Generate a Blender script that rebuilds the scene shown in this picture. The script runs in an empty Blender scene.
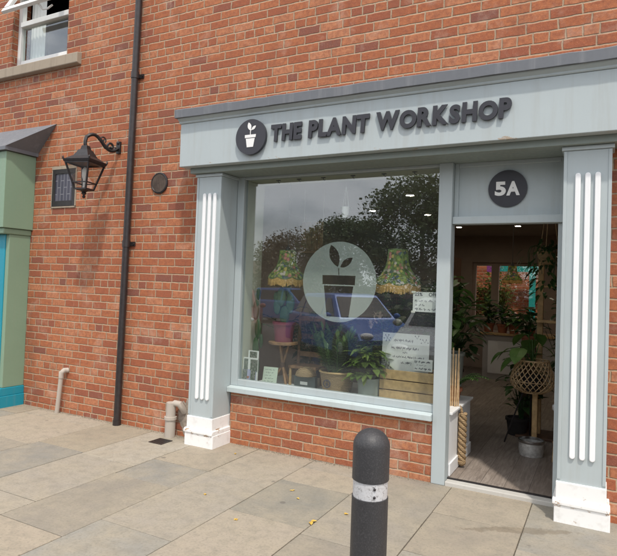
import bpy, bmesh, math, random
from mathutils import Vector, Matrix
random.seed(11)
PI = math.pi
sc = bpy.context.scene
C = sc.collection

# ------------------------------------------------------------------ camera, sky, sun, exposure
def axis_mat(yaw, pitch, roll):
    return Matrix.Rotation(yaw, 3, 'Z') @ Matrix.Rotation(PI/2 + pitch, 3, 'X') @ Matrix.Rotation(roll, 3, 'Z')
cd = bpy.data.cameras.new('camera'); cam = bpy.data.objects.new('camera', cd); C.objects.link(cam)
cd.sensor_fit = 'HORIZONTAL'; cd.sensor_width = 36.0
cd.lens = 563.778 / 617 * 36
cd.shift_x = -0.0004; cd.shift_y = -0.0157
cd.clip_start = 0.05; cd.clip_end = 1500
m = axis_mat(math.radians(27.8392), math.radians(1.5893), math.radians(2.0178)).to_4x4()
m.translation = (4.67721, -4.47431, 1.56865)
cam.matrix_world = m
sc.camera = cam

SUN_FROM = Vector((0.734, -1.0, 2.27)).normalized()          # towards the sun
elev = math.asin(SUN_FROM.z); az = math.atan2(SUN_FROM.x, SUN_FROM.y)
w = bpy.data.worlds.new('World'); sc.world = w; w.use_nodes = True
nt = w.node_tree; nt.nodes.clear()
out = nt.nodes.new('ShaderNodeOutputWorld'); bg = nt.nodes.new('ShaderNodeBackground'); sky = nt.nodes.new('ShaderNodeTexSky')
sky.sky_type = 'NISHITA'; sky.sun_disc = False; sky.sun_elevation = elev; sky.sun_rotation = az
sky.air_density = 1.0; sky.dust_density = 3.5; sky.ozone_density = 1.0
# broken cloud cover over the blue
tc = nt.nodes.new('ShaderNodeTexCoord'); mp = nt.nodes.new('ShaderNodeMapping'); mp.inputs['Scale'].default_value = (1.3, 1.3, 3.2)
nz = nt.nodes.new('ShaderNodeTexNoise'); nz.inputs['Scale'].default_value = 2.2; nz.inputs['Detail'].default_value = 7; nz.inputs['Roughness'].default_value = .58
cr = nt.nodes.new('ShaderNodeValToRGB'); cr.color_ramp.elements[0].position = .26; cr.color_ramp.elements[1].position = .52
cr.color_ramp.elements[1].color = (.93, .93, .93, 1)
mx = nt.nodes.new('ShaderNodeMix'); mx.data_type = 'RGBA'; mx.inputs[7].default_value = (9.4, 9.5, 9.8, 1)
nt.links.new(tc.outputs['Generated'], mp.inputs['Vector']); nt.links.new(mp.outputs['Vector'], nz.inputs['Vector'])
nt.links.new(nz.outputs['Fac'], cr.inputs['Fac']); nt.links.new(cr.outputs['Color'], mx.inputs[0])
nt.links.new(sky.outputs['Color'], mx.inputs[6]); nt.links.new(mx.outputs[2], bg.inputs['Color'])
bg.inputs['Strength'].default_value = 0.15
nt.links.new(bg.outputs['Background'], out.inputs['Surface'])

sl = bpy.data.lights.new('sun', 'SUN'); sl.energy = 2.3; sl.angle = math.radians(2.2); sl.color = (1.0, .93, .83)
so = bpy.data.objects.new('sun', sl); C.objects.link(so)
so.rotation_euler = (-SUN_FROM).to_track_quat('-Z', 'Y').to_euler(); so.location = (8, -12, 20)
sc.view_settings.view_transform = 'Standard'; sc.view_settings.look = 'None'
sc.view_settings.exposure = 0.25; sc.view_settings.gamma = 1; sc.view_settings.use_curve_mapping = False
sc.render.engine = 'CYCLES'
sc.cycles.max_bounces = 10; sc.cycles.transparent_max_bounces = 24; sc.cycles.use_denoising = True
sc.cycles.sample_clamp_indirect = 6; sc.cycles.caustics_reflective = False

# ------------------------------------------------------------------ helpers: materials
class N:
    """thin wrapper over a material node tree"""
    def __init__(s, name):
        s.m = bpy.data.materials.new(name); s.m.use_nodes = True; s.t = s.m.node_tree
        s.b = s.t.nodes['Principled BSDF']; s.o = s.t.nodes['Material Output']
    def n(s, typ, **kw):
        d = s.t.nodes.new('ShaderNode' + typ)
        for k, v in kw.items():
            if k.startswith('i_'):
                key = k[2:]; key = int(key) if key.isdigit() else key.replace('_', ' ')
                d.inputs[key].default_value = v
            else: setattr(d, k, v)
        return d
    def l(s, a, b): s.t.links.new(a, b)
    def math(s, op, a, b=None, c=None):
        d = s.n('Math', operation=op)
        for i, x in enumerate((a, b, c)):
            if x is None: continue
            if isinstance(x, (int, float)): d.inputs[i].default_value = x
            else: s.l(x, d.inputs[i])
        return d.outputs[0]
    def mix(s, f, a, b, blend='MIX'):
        d = s.n('Mix', data_type='RGBA', blend_type=blend)
        for i, x in ((0, f), (6, a), (7, b)):
            if isinstance(x, (int, float)): d.inputs[i].default_value = x
            elif isinstance(x, tuple): d.inputs[i].default_value = (*x[:3], 1)
            else: s.l(x, d.inputs[i])
        return d.outputs[2]
    def ramp(s, f, stops, interp='LINEAR'):
        d = s.n('ValToRGB'); r = d.color_ramp; r.interpolation = interp
        while len(r.elements) < len(stops): r.elements.new(.5)
        for e, (p, c) in zip(r.elements, stops):
            e.position = p; e.color = (*c[:3], 1) if isinstance(c, tuple) else (c, c, c, 1)
        s.l(f, d.inputs[0]); return d.outputs[0]
    def noise(s, vec, scale, detail=4, rough=.55, dist=0):
        d = s.n('TexNoise', i_Scale=scale, i_Detail=detail, i_Roughness=rough, i_Distortion=dist)
        if vec is not None: s.l(vec, d.inputs['Vector'])
        return d.outputs['Fac']
    def pos(s): return s.n('NewGeometry').outputs['Position']
    def bump(s, h, strength=.3, dist=.01, normal=None):
        d = s.n('Bump', i_Strength=strength, i_Distance=dist); s.l(h, d.inputs['Height'])
        if normal is not None: s.l(normal, d.inputs['Normal'])
        return d.outputs[0]
    def scaled(s, vec, sx, sy, sz):
        d = s.n('Mapping', i_Scale=(sx, sy, sz)); s.l(vec, d.inputs['Vector']); return d.outputs[0]

def plain(name, col, rough=.6, metal=0.0, var=.12, scale=14, bump=.08, spec=.5):
    k = N(name); p = k.pos()
    f = k.noise(p, scale, 5)
    lo = tuple(c*(1-var) for c in col); hi = tuple(min(1, c*(1+var)) for c in col)
    k.l(k.ramp(f, [(.3, lo), (.7, hi)]), k.b.inputs['Base Color'])
    k.b.inputs['Roughness'].default_value = rough; k.b.inputs['Metallic'].default_value = metal
    k.b.inputs['Specular IOR Level'].default_value = spec
    if bump: k.l(k.bump(k.noise(p, scale*5, 3), bump, .003), k.b.inputs['Normal'])
    return k.m

def painted(name, col, rough=.45, chip=None, chip_amt=.72, grime=(.30, .27, .22), grime_amt=.18, streak=True, band=None, band_col=(.34, .23, .14)):
    """old gloss paint on timber: brush grain, faint blotches, stains running down, chips to bare wood"""
    k = N(name); p = k.pos()
    big = k.noise(p, 2.3, 4)
    c = k.mix(big, tuple(x*.93 for x in col), tuple(min(1, x*1.05) for x in col))
    st = k.noise(k.scaled(p, 9, 9, .7 if streak else 9), 1.6, 6, .62)
    c = k.mix(k.math('MULTIPLY', k.ramp(st, [(.52, 0.0), (.74, 1.0)]), grime_amt), c, grime)
    if chip:
        ch = k.noise(p, 17, 6, .7, .6)
        ch = k.ramp(ch, [(chip_amt-.015, 0.0), (chip_amt+.01, 1.0)])
        c = k.mix(ch, c, chip)
    if band:                                                   # paint flaked off along an exposed arris, ragged
        z0, z1, thr = band; sp = k.n('SeparateXYZ'); k.l(p, sp.inputs[0])
        inb = k.math('MULTIPLY', k.math('GREATER_THAN', sp.outputs[2], z0), k.math('LESS_THAN', sp.outputs[2], k.math('ADD', z1, k.math('MULTIPLY', k.noise(p, 30, 3), .03))))
        fl_ = k.ramp(k.noise(k.scaled(p, 1, 1, 2.2), 8, 7, .72), [(thr, 0.0), (thr+.015, 1.0)])
        c = k.mix(k.math('MULTIPLY', inb, fl_), c, band_col)
    k.l(c, k.b.inputs['Base Color'])
    k.l(k.ramp(k.noise(p, 30, 4), [(.3, rough-.1), (.7, rough+.15)]), k.b.inputs['Roughness'])
    g = k.noise(k.scaled(p, 60, 60, 8), 1.5, 4)
    h = k.math('ADD', g, k.math('MULTIPLY', k.noise(p, 6, 3), 1.5))
    k.l(k.bump(h, .16, .003), k.b.inputs['Normal'])
    return k.m

def brick_mat(name, z0=.0513, hue=1.0, headers=True):
    """English garden wall bond: five courses of stretchers to one of headers"""
    k = N(name); p = k.pos()
    wob = k.n('TexNoise', i_Scale=14.0, i_Detail=5.0); k.l(p, wob.inputs['Vector'])
    sep = k.n('SeparateXYZ'); k.l(p, sep.inputs[0]); ws = k.n('SeparateXYZ'); k.l(wob.outputs['Color'], ws.inputs[0])
    u = k.math('ADD', sep.outputs[0], sep.outputs[1])
    v = k.math('ADD', k.math('SUBTRACT', sep.outputs[2], z0), k.math('MULTIPLY', k.math('SUBTRACT', ws.outputs[2], .5), .014))
    v = k.math('ADD', v, .0825*60)
    row = k.math('FLOOR', k.math('DIVIDE', v, .0825))
    wn = k.n('TexWhiteNoise', noise_dimensions='1D'); k.l(row, wn.inputs['W'])
    u = k.math('ADD', u, k.math('MULTIPLY', wn.outputs['Value'], .075))
    u = k.math('ADD', u, k.math('MULTIPLY', k.math('SUBTRACT', ws.outputs[0], .5), .017))
    u = k.math('ADD', u, .225*60)
    hdr = k.math('COMPARE', k.math('MODULO', row, 6.0), 5.0 if headers else 9.0, .1)
    cmb = k.n('CombineXYZ'); k.l(u, cmb.inputs[0]); k.l(v, cmb.inputs[1])
    def bt(wd):
        d = k.n('TexBrick', i_Scale=1.0, i_Brick_Width=wd, i_Row_Height=.0825, i_Mortar_Size=.0092, i_Mortar_Smooth=.75, i_Bias=0.0)
        d.inputs['Color1'].default_value = (0, 0, 0, 1); d.inputs['Color2'].default_value = (1, 1, 1, 1); d.inputs['Mortar'].default_value = (.5, .5, .5, 1)
        d.offset = .5; d.offset_frequency = 2; d.squash = 1; k.l(cmb.outputs[0], d.inputs['Vector']); return d
    s_, h_ = bt(.225), bt(.1125)
    tint = k.mix(hdr, s_.outputs['Color'], h_.outputs['Color'])
    mort = k.math('ADD', k.math('MULTIPLY', s_.outputs['Fac'], k.math('SUBTRACT', 1.0, hdr)), k.math('MULTIPLY', h_.outputs['Fac'], hdr))
    bw = k.n('RGBToBW'); k.l(tint, bw.inputs[0])
    H = hue
    base = k.ramp(bw.outputs[0], [(0.0, (.21*H, .088, .068)), (.04, (.26*H, .092, .062)), (.12, (.34*H, .108, .056)), (.45, (.405*H, .137, .062)), (.75, (.455*H, .166, .076)), (1.0, (.51*H, .22, .115))])
    f1 = k.noise(p, 26, 7, .75); f2 = k.noise(p, 110, 5, .75); f3 = k.noise(p, 1.1, 5, .6)
    base = k.mix(k.ramp(f1, [(.42, 0.0), (.66, .85)]), base, (.25, .085, .052))
    base = k.mix(k.ramp(f2, [(.54, 0.0), (.68, .55)]), base, (.58, .30, .18))
    # edges crumble: wider ragged joints in places
    mo = k.math('ADD', mort, k.math('MULTIPLY', k.ramp(f2, [(.58, 0.0), (.70, 1.0)]), k.ramp(f1, [(.55, 0.0), (.75, .5)])))
    mo = k.math('MINIMUM', mo, 1.0)
    mcol = k.ramp(k.noise(p, 40, 5, .7), [(.25, (.33, .235, .155)), (.75, (.55, .44, .31))])
    mcol = k.mix(k.ramp(f3, [(.35, 0.0), (.7, .6)]), mcol, (.37, .25, .17))
    c = k.mix(mo, base, mcol)
    # lime bloom and sooty blotches with edges of their own
    c = k.mix(k.ramp(k.noise(p, 2.7, 7, .68, .4), [(.54, 0.0), (.74, .42)]), c, (.60, .46, .36))
    c = k.mix(k.ramp(k.noise(k.scaled(p, 1, 1, .45), 1.9, 7, .66, .3), [(.54, 0.0), (.76, .55)]), c, (.17, .085, .06))
    k.l(c, k.b.inputs['Base Color'])
    k.b.inputs['Roughness'].default_value = .9; k.b.inputs['Specular IOR Level'].default_value = .25
    hgt = k.math('ADD', k.math('MULTIPLY', k.math('SUBTRACT', 1.0, mort), 1.0), k.math('MULTIPLY', f1, .55))
    hgt = k.math('ADD', hgt, k.math('MULTIPLY', f2, .35))
    k.l(k.bump(hgt, .75, .008), k.b.inputs['Normal'])
    return k.m

def stone_mat(name):
    k = N(name); p = k.pos()
    at = k.n('Attribute', attribute_name='tint')
    f1 = k.noise(p, 3.1, 7, .65, .3); f2 = k.noise(p, 60, 5, .7); f3 = k.noise(p, 11, 6, .7)
    c = k.mix(k.ramp(f1, [(.35, 0.0), (.68, .75)]), at.outputs['Color'], (.35, .305, .23))
    c = k.mix(k.ramp(f3, [(.46, 0.0), (.72, .55)]), c, (.20, .185, .15))
    c = k.mix(k.ramp(f2, [(.32, .40), (.50, 0.0)]), c, (.14, .13, .11))
    c = k.mix(k.ramp(f2, [(.60, 0.0), (.78, .30)]), c, (.50, .44, .34))
    vo = k.n('TexVoronoi', i_Scale=3.4, i_Randomness=1.0); k.l(p, vo.inputs['Vector'])      # trodden gum
    vs = k.n('RGBToBW'); k.l(vo.outputs['Color'], vs.inputs[0])
    gum = k.math('MULTIPLY', k.ramp(vo.outputs['Distance'], [(.055, 1.0), (.085, 0.0)]), k.ramp(vs.outputs[0], [(.52, 0.0), (.56, 1.0)]))
    c = k.mix(k.math('MULTIPLY', gum, .55), c, (.105, .095, .085))
    wet = k.noise(p, 1.6, 6, .62, .5)
    c = k.mix(k.ramp(wet, [(.56, 0.0), (.72, .30)]), c, (.17, .155, .13))
    # a spill by the doorway, long dried
    vm = k.n('VectorMath', operation='SUBTRACT'); k.l(p, vm.inputs[0]); vm.inputs[1].default_value = (4.22, -.48, 0)
    mp = k.n('Mapping', vector_type='TEXTURE', i_Rotation=(0, 0, math.radians(28)), i_Scale=(.40, .055, 1)); k.l(vm.outputs[0], mp.inputs['Vector'])
    ln = k.n('VectorMath', operation='LENGTH'); k.l(mp.outputs[0], ln.inputs[0])
    sp_ = k.math('ADD', ln.outputs['Value'], k.math('MULTIPLY', k.math('SUBTRACT', k.noise(p, 13, 5, .65), .5), 2.2))
    c = k.mix(k.ramp(sp_, [(.70, .42), (.95, 0.0)]), c, (.125, .095, .06))
    k.l(c, k.b.inputs['Base Color']); k.b.inputs['Roughness'].default_value = .88; k.b.inputs['Specular IOR Level'].default_value = .3
    h = k.math('ADD', k.math('MULTIPLY', f3, .8), k.math('MULTIPLY', f2, .5)); h = k.math('ADD', h, k.math('MULTIPLY', f1, 1.2))
    k.l(k.bump(h, .45, .006), k.b.inputs['Normal'])
    return k.m

def leaf_mat(name, a, b, rough=.45, trans=.25):
    k = N(name); p = k.pos()
    at = k.n('Attribute', attribute_name='tint'); bw = k.n('RGBToBW'); k.l(at.outputs['Color'], bw.inputs[0])
    c = k.mix(bw.outputs[0], a, b)
    c = k.mix(k.ramp(k.noise(p, 25, 3), [(.45, 0.0), (.75, .35)]), c, tuple(x*.6 for x in a))
    k.l(c, k.b.inputs['Base Color']); k.b.inputs['Roughness'].default_value = rough
    tr = k.n('BsdfTranslucent'); k.l(c, tr.inputs['Color'])
    ms = k.n('MixShader', i_0=trans); k.l(k.b.outputs[0], ms.inputs[1]); k.l(tr.outputs[0], ms.inputs[2])
    k.l(ms.outputs[0], k.o.inputs['Surface'])
    return k.m

def glass_mat(name, ior=.05, tint=(.93, .96, .95), wob=.0, dust=0.0):
    k = N(name); k.t.nodes.remove(k.b)
    # Schlick reflectance of one surface, the same from either side
    ge = k.n('NewGeometry'); dt = k.n('VectorMath', operation='DOT_PRODUCT'); k.l(ge.outputs['Normal'], dt.inputs[0]); k.l(ge.outputs['Incoming'], dt.inputs[1])
    cs = k.math('ABSOLUTE', dt.outputs['Value']); r0 = ior
    refl = k.math('ADD', k.math('MULTIPLY', k.math('POWER', k.math('SUBTRACT', 1.0, cs), 5.0), 1-r0), r0); tr = k.n('BsdfTransparent'); gl = k.n('BsdfGlossy', i_Roughness=.0)
    tr.inputs['Color'].default_value = (*tint, 1); gl.inputs['Color'].default_value = (.95, .97, 1, 1)
    if wob:
        nb = k.bump(k.noise(k.pos(), 1.6, 2), wob, .02)
        k.l(nb, gl.inputs['Normal'])
    ms = k.n('MixShader'); k.l(refl, ms.inputs[0]); k.l(tr.outputs[0], ms.inputs[1]); k.l(gl.outputs[0], ms.inputs[2])
    last = ms.outputs[0]
    if dust:                                                   # a film of dust and wiping smears
        df = k.n('BsdfDiffuse', i_Color=(.75, .77, .78, 1)); m2 = k.n('MixShader'); p = k.pos()
        sm = k.noise(k.scaled(p, 1, 1, .5), 3.2, 6, .6, 1.2)
        k.l(k.math('MULTIPLY', k.ramp(sm, [(.3, .35), (.75, 1.0)]), dust), m2.inputs[0]); k.l(last, m2.inputs[1]); k.l(df.outputs[0], m2.inputs[2]); last = m2.outputs[0]
    k.l(last, k.o.inputs['Surface']); return k.m

def emit_mat(name, col, st):
    k = N(name); k.b.inputs['Base Color'].default_value = (*col, 1)
    k.b.inputs['Emission Color'].default_value = (*col, 1); k.b.inputs['Emission Strength'].default_value = st; return k.m

M = {}
M['brick'] = brick_mat('brick'); M['riser_brick'] = brick_mat('riser_brick', hue=.95, headers=False)
M['soffit'] = painted('shaded_soffit_paint', (.245, .285, .265), .55, grime_amt=.3)  # shade under the fascia put into a darker grey-green colour, plus grime streaks
M['paint'] = painted('blue_grey_paint', (.425, .48, .492), .5, chip=(.50, .50, .48), chip_amt=.80)
M['fascia_paint'] = painted('weathered_fascia_paint', (.425, .48, .492), .5, chip=(.50, .50, .48), chip_amt=.77, grime_amt=.22, band=(2.64, 2.655, .60), band_col=(.36, .29, .22))
M['paint_sill'] = painted('sill_paint', (.50, .575, .585), .5, chip=(.42, .40, .36), chip_amt=.76)
M['white_paint'] = painted('white_paint', (.86, .87, .88), .5, chip=(.62, .61, .58), chip_amt=.72, grime_amt=.10)
M['plinth_paint'] = painted('chipped_white_paint', (.84, .84, .83), .5, chip=(.40, .27, .18), chip_amt=.68, grime_amt=.25, streak=False, band=(.105, .155, .575), band_col=(.42, .29, .19))
M['upvc'] = plain('white_window_frame', (.80, .80, .78), .35, var=.04, bump=.02)
M['cream'] = painted('cream_lining', (.60, .60, .47), .55, grime_amt=.12)
M['lead'] = painted('lead_sheet', (.150, .160, .178), .62, grime=(.27, .275, .285), grime_amt=.5)
M['black_iron'] = plain('black_iron_paint', (.022, .019, .020), .42, var=.3, scale=30, bump=.25)
M['pipe'] = plain('brown_black_pipe_paint', (.030, .024, .024), .38, var=.25, scale=25, bump=.12)
M['letter'] = plain('dark_plastic_letter', (.028, .028, .036), .4, var=.1, bump=.02)
M['white_sign'] = plain('white_sign_film', (.82, .82, .80), .5, var=.02, bump=0)
M['concrete'] = painted('weathered_stone_sill', (.36, .30, .23), .85, grime=(.16, .13, .10), grime_amt=.5)
M['stone'] = stone_mat('york_stone_flags')
M['joint'] = plain('joint_sand', (.10, .085, .065), .95, var=.4, scale=60, bump=.6)
M['asphalt'] = plain('asphalt', (.055, .054, .053), .9, var=.3, scale=90, bump=.6)
M['green'] = painted('sage_green_paint', (.222, .33, .232), .5, grime_amt=.12)
M['teal'] = painted('turquoise_paint', (.012, .27, .37), .45, grime_amt=.15)
M['clay'] = painted('old_pipe_clay', (.45, .40, .345), .85, chip=(.25, .2, .16), chip_amt=.68, grime=(.15, .12, .1), grime_amt=.5)
M['glass'] = glass_mat('window_glass', .110, wob=.012, dust=.018)
M['lamp_glass'] = glass_mat('lantern_glass', .13, (.92, .90, .87))
M['interior'] = plain('interior_plaster', (.44, .35, .29), .9, var=.08, scale=3)
M['ceiling'] = plain('ceiling_plaster', (.38, .33, .29), .9, var=.05, scale=3)
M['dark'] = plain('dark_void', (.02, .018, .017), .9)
M['wood'] = plain('warm_wood', (.30, .165, .08), .55, var=.3, scale=18)
M['pale_wood'] = plain('pale_wood', (.56, .37, .175), .6, var=.22, scale=22)
M['dark_wood'] = plain('dark_wood', (.12, .065, .038), .6, var=.3, scale=18)
M['paper'] = plain('paper', (.80, .80, .77), .8, var=.03, bump=0)
M['ink'] = plain('ink', (.06, .06, .09), .8, bump=0)
M['steel'] = plain('steel', (.55, .55, .55), .25, metal=1, var=.1)
M['soil'] = plain('soil', (.035, .025, .018), .95, var=.4, scale=60, bump=.5)
M['leaf'] = leaf_mat('mid_green_leaf', (.06, .14, .03), (.18, .31, .08))
M['leaf_dark'] = leaf_mat('dark_green_leaf', (.028, .08, .024), (.085, .17, .05), .35)
M['leaf_bright'] = leaf_mat('bright_green_leaf', (.07, .15, .04), (.20, .33, .09))
M['leaf_lime'] = leaf_mat('yellow_green_leaf', (.09, .17, .03), (.26, .34, .07))
M['tree_leaf'] = leaf_mat('tree_leaf', (.045, .085, .025), (.13, .18, .055), .55)
M['tree_leaf2'] = leaf_mat('russet_tree_leaf', (.09, .075, .03), (.20, .15, .065), .55)
M['bark'] = plain('bark', (.11, .085, .06), .95, var=.35, scale=20, bump=.8)
M['cactus'] = leaf_mat('cactus_skin', (.07, .15, .075), (.15, .25, .13), .5, .05)

# ------------------------------------------------------------------ helpers: things and meshes
def thing(name, label, cat, loc=(0, 0, 0), rotz=0.0, group=None):
    o = bpy.data.objects.new(name, None); C.objects.link(o); o.empty_display_size = .1
    o.location = loc; o.rotation_euler = (0, 0, rotz); o['label'] = label; o['category'] = cat
    if group: o['group'] = group
    return o
def tag(o, label, cat, group=None):
    o['label'] = label; o['category'] = cat
    if group: o['group'] = group
    return o
def wpos(o):
    v = Vector((0, 0, 0))
    while o is not None: v += Vector(o.location); o = o.parent
    return v
class MB:
    def __init__(s): s.v = []; s.f = []; s.t = []      # verts, faces, tint per face
    def face(s, pts, tint=.5):
        i = len(s.v); s.v += [tuple(q) for q in pts]; s.f.append(tuple(range(i, i+len(pts)))); s.t.append(tint); return s
    def box(s, x0, x1, y0, y1, z0, z1, tint=.5):
        P = [(x0, y0, z0), (x1, y0, z0), (x1, y1, z0), (x0, y1, z0), (x0, y0, z1), (x1, y0, z1), (x1, y1, z1), (x0, y1, z1)]
        i = len(s.v); s.v += P
        for q in ((0, 3, 2, 1), (4, 5, 6, 7), (0, 1, 5, 4), (1, 2, 6, 5), (2, 3, 7, 6), (3, 0, 4, 7)):
            s.f.append(tuple(i+a for a in q)); s.t.append(tint)
        return s
    def hexa(s, P, tint=.5):
        """eight corners: bottom ring 0-3 counter-clockwise, top ring 4-7"""
        i = len(s.v); s.v += [tuple(p) for p in P]
        for q in ((0, 3, 2, 1), (4, 5, 6, 7), (0, 1, 5, 4), (1, 2, 6, 5), (2, 3, 7, 6), (3, 0, 4, 7)):
            s.f.append(tuple(i+a for a in q)); s.t.append(tint)
        return s
    def bar(s, a, b, w, d=None, tint=.5):
        d = d or w; a = Vector(a); b = Vector(b); z = (b-a).normalized()
        x = z.cross(Vector((0, 1, 0)));
        if x.length < .05: x = z.cross(Vector((1, 0, 0)))
        x.normalize(); y = z.cross(x)
        P = [c + x*sx*w/2 + y*sy*d/2 for c in (a, b) for sx, sy in ((-1, -1), (-1, 1), (1, 1), (1, -1))]
        return s.hexa(P, tint)
    def tube(s, pts, r, n=8, tint=.5, cap=True):
        pts = [Vector(p) for p in pts]; rr = r if isinstance(r, (list, tuple)) else [r]*len(pts)
        i0 = len(s.v); prev = None
        for k, p in enumerate(pts):
            d = (pts[min(k+1, len(pts)-1)] - pts[max(k-1, 0)]).normalized()
            x = d.cross(Vector((0, 0, 1))) if prev is None else prev - d*prev.dot(d)
            if x.length < .02: x = d.cross(Vector((1, 0, 0)))
            x.normalize(); prev = x; y = d.cross(x)
            for j in range(n):
                a = 2*PI*j/n; s.v.append(tuple(p + (x*math.cos(a)+y*math.sin(a))*rr[k]))
        for k in range(len(pts)-1):
            for j in range(n):
                a = i0+k*n+j; b = i0+k*n+(j+1) % n; s.f.append((a, b, b+n, a+n)); s.t.append(tint)
        if cap:
            s.f.append(tuple(i0+j for j in range(n-1, -1, -1))); s.t.append(tint)
            e = i0+(len(pts)-1)*n; s.f.append(tuple(e+j for j in range(n))); s.t.append(tint)
        return s
    def lathe(s, prof, c=(0, 0, 0), n=32, tint=.5, axis='Z', close=True):
        i0 = len(s.v)
        for r, z in prof:
            for j in range(n):
                a = 2*PI*j/n; q = (r*math.cos(a), r*math.sin(a), z)
                if axis == 'Y': q = (q[0], q[2], q[1])
                s.v.append((c[0]+q[0], c[1]+q[1], c[2]+q[2]))
        for k in range(len(prof)-1):
            for j in range(n):
                a = i0+k*n+j; b = i0+k*n+(j+1) % n; s.f.append((a, b, b+n, a+n)); s.t.append(tint)
        if close:
            if prof[0][0] > 1e-4: s.f.append(tuple(i0+j for j in range(n-1, -1, -1))); s.t.append(tint)
            e = i0+(len(prof)-1)*n
            if prof[-1][0] > 1e-4: s.f.append(tuple(e+j for j in range(n))); s.t.append(tint)
        return s
    def prism(s, poly, y0, y1, tint=.5):
        """polygon in x,z, counter-clockwise seen from the front (-y), extruded from y0 to y1"""
        n = len(poly); i = len(s.v)
        s.v += [(x, y0, z) for x, z in poly] + [(x, y1, z) for x, z in poly]
        s.f.append(tuple(i+j for j in range(n))); s.t.append(tint)
        s.f.append(tuple(i+n+j for j in range(n-1, -1, -1))); s.t.append(tint)
        for j in range(n):
            k = (j+1) % n; s.f.append((i+j, i+n+j, i+n+k, i+k)); s.t.append(tint)
        return s
    def profile_x(s, poly, x0, x1, tint=.5):
        """polygon in y,z extruded along x"""
        n = len(poly); i = len(s.v)
        s.v += [(x0, y, z) for y, z in poly] + [(x1, y, z) for y, z in poly]
        s.f.append(tuple(i+j for j in range(n))); s.t.append(tint)
        s.f.append(tuple(i+n+j for j in range(n-1, -1, -1))); s.t.append(tint)
        for j in range(n):
            k = (j+1) % n; s.f.append((i+j, i+n+j, i+n+k, i+k)); s.t.append(tint)
        return s
    def ball(s, c, rx, ry, rz, n=12, m=8, tint=.5):
        i0 = len(s.v)
        for a in range(m+1):
            th = PI*a/m
            for b in range(n):
                ph = 2*PI*b/n; s.v.append((c[0]+rx*math.sin(th)*math.cos(ph), c[1]+ry*math.sin(th)*math.sin(ph), c[2]+rz*math.cos(th)))
        for a in range(m):
            for b in range(n):
                p = i0+a*n+b; q = i0+a*n+(b+1) % n; s.f.append((p, p+n, q+n, q)); s.t.append(tint)
        return s
    def leaf(s, base, d, L, W, droop=.3, seg=3, tint=.5, fold=.25, shape=(0, .75, 1.0, .62, 0)):
        base = Vector(base); d = Vector(d).normalized(); up = Vector((0, 0, 1))
        side = d.cross(up)
        if side.length < .05: side = Vector((1, 0, 0))
        side.normalize(); nrm = side.cross(d).normalized()
        n = len(shape)-1; rows = []; p = base.copy(); dd = d.copy()
        for k in range(n+1):
            wd = W*shape[k]/2; lift = nrm*wd*fold
            rows.append((p - side*wd + lift, p.copy(), p + side*wd + lift))
            dd = (dd - up*droop/n).normalized(); p = p + dd*L/n
        for k in range(n):
            a, b = rows[k], rows[k+1]
            s.face([a[0], a[1], b[1], b[0]], tint); s.face([a[1], a[2], b[2], b[1]], tint)
        return s
    def build(s, name, mat, parent=None, smooth=False, bevel=0.0, seg=2, solid=0.0):
        me = bpy.data.meshes.new(name); off = wpos(parent) if parent else Vector((0, 0, 0))
        me.from_pydata([(x-off.x, y-off.y, z-off.z) for x, y, z in s.v], [], s.f); me.validate()
        bm = bmesh.new(); bm.from_mesh(me); bmesh.ops.remove_doubles(bm, verts=bm.verts, dist=1e-5)
        if bevel or smooth: bmesh.ops.recalc_face_normals(bm, faces=bm.faces)
        bm.to_mesh(me); bm.free()
        if len(s.t) == len(me.polygons) and any(t != .5 for t in s.t):
            ca = me.color_attributes.new('tint', 'FLOAT_COLOR', 'CORNER')
            for pl in me.polygons:
                t = s.t[pl.index]; t = (*t, 1) if isinstance(t, tuple) else (t, t, t, 1)
                for li in pl.loop_indices: ca.data[li].color = t
        me.materials.append(mat)
        if smooth:
            for pl in me.polygons: pl.use_smooth = True
        o = bpy.data.objects.new(name, me); C.objects.link(o)
        if parent: o.parent = parent
        if bevel:
            md = o.modifiers.new('bevel', 'BEVEL'); md.width = bevel; md.segments = seg; md.limit_method = 'ANGLE'; md.angle_limit = math.radians(40)
        if solid:
            md = o.modifiers.new('solid', 'SOLIDIFY'); md.thickness = solid; md.offset = 0
        if smooth:
            me.shade_auto_smooth(angle=math.radians(45)) if hasattr(me, 'shade_auto_smooth') else None
            try:
                me.set_sharp_from_angle(angle=math.radians(45))
            except Exception: pass
        return o
def struct(o): o['kind'] = 'structure'; return o

def wall_mesh(x0, x1, z0, z1, y0, y1, holes):
    """a solid wall in the xz plane with rectangular openings (hx0,hx1,hz0,hz1)"""
    xs = sorted({x0, x1, *[h[0] for h in holes], *[h[1] for h in holes]}); zs = sorted({z0, z1, *[h[2] for h in holes], *[h[3] for h in holes]})
    def solid(i, j):
        if i < 0 or j < 0 or i >= len(xs)-1 or j >= len(zs)-1: return False
        cx = (xs[i]+xs[i+1])/2; cz = (zs[j]+zs[j+1])/2
        return not any(h[0] < cx < h[1] and h[2] < cz < h[3] for h in holes)
    b = MB()
    for i in range(len(xs)-1):
        for j in range(len(zs)-1):
            if not solid(i, j): continue
            a, c, e, g = xs[i], xs[i+1], zs[j], zs[j+1]
            b.face([(a, y0, e), (c, y0, e), (c, y0, g), (a, y0, g)]); b.face([(c, y1, e), (a, y1, e), (a, y1, g), (c, y1, g)])
            if not solid(i-1, j): b.face([(a, y1, e), (a, y0, e), (a, y0, g), (a, y1, g)])
            if not solid(i+1, j): b.face([(c, y0, e), (c, y1, e), (c, y1, g), (c, y0, g)])
            if not solid(i, j-1): b.face([(a, y1, e), (c, y1, e), (c, y0, e), (a, y0, e)])
            if not solid(i, j+1): b.face([(a, y0, g), (c, y0, g), (c, y1, g), (a, y1, g)])
    return b

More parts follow.
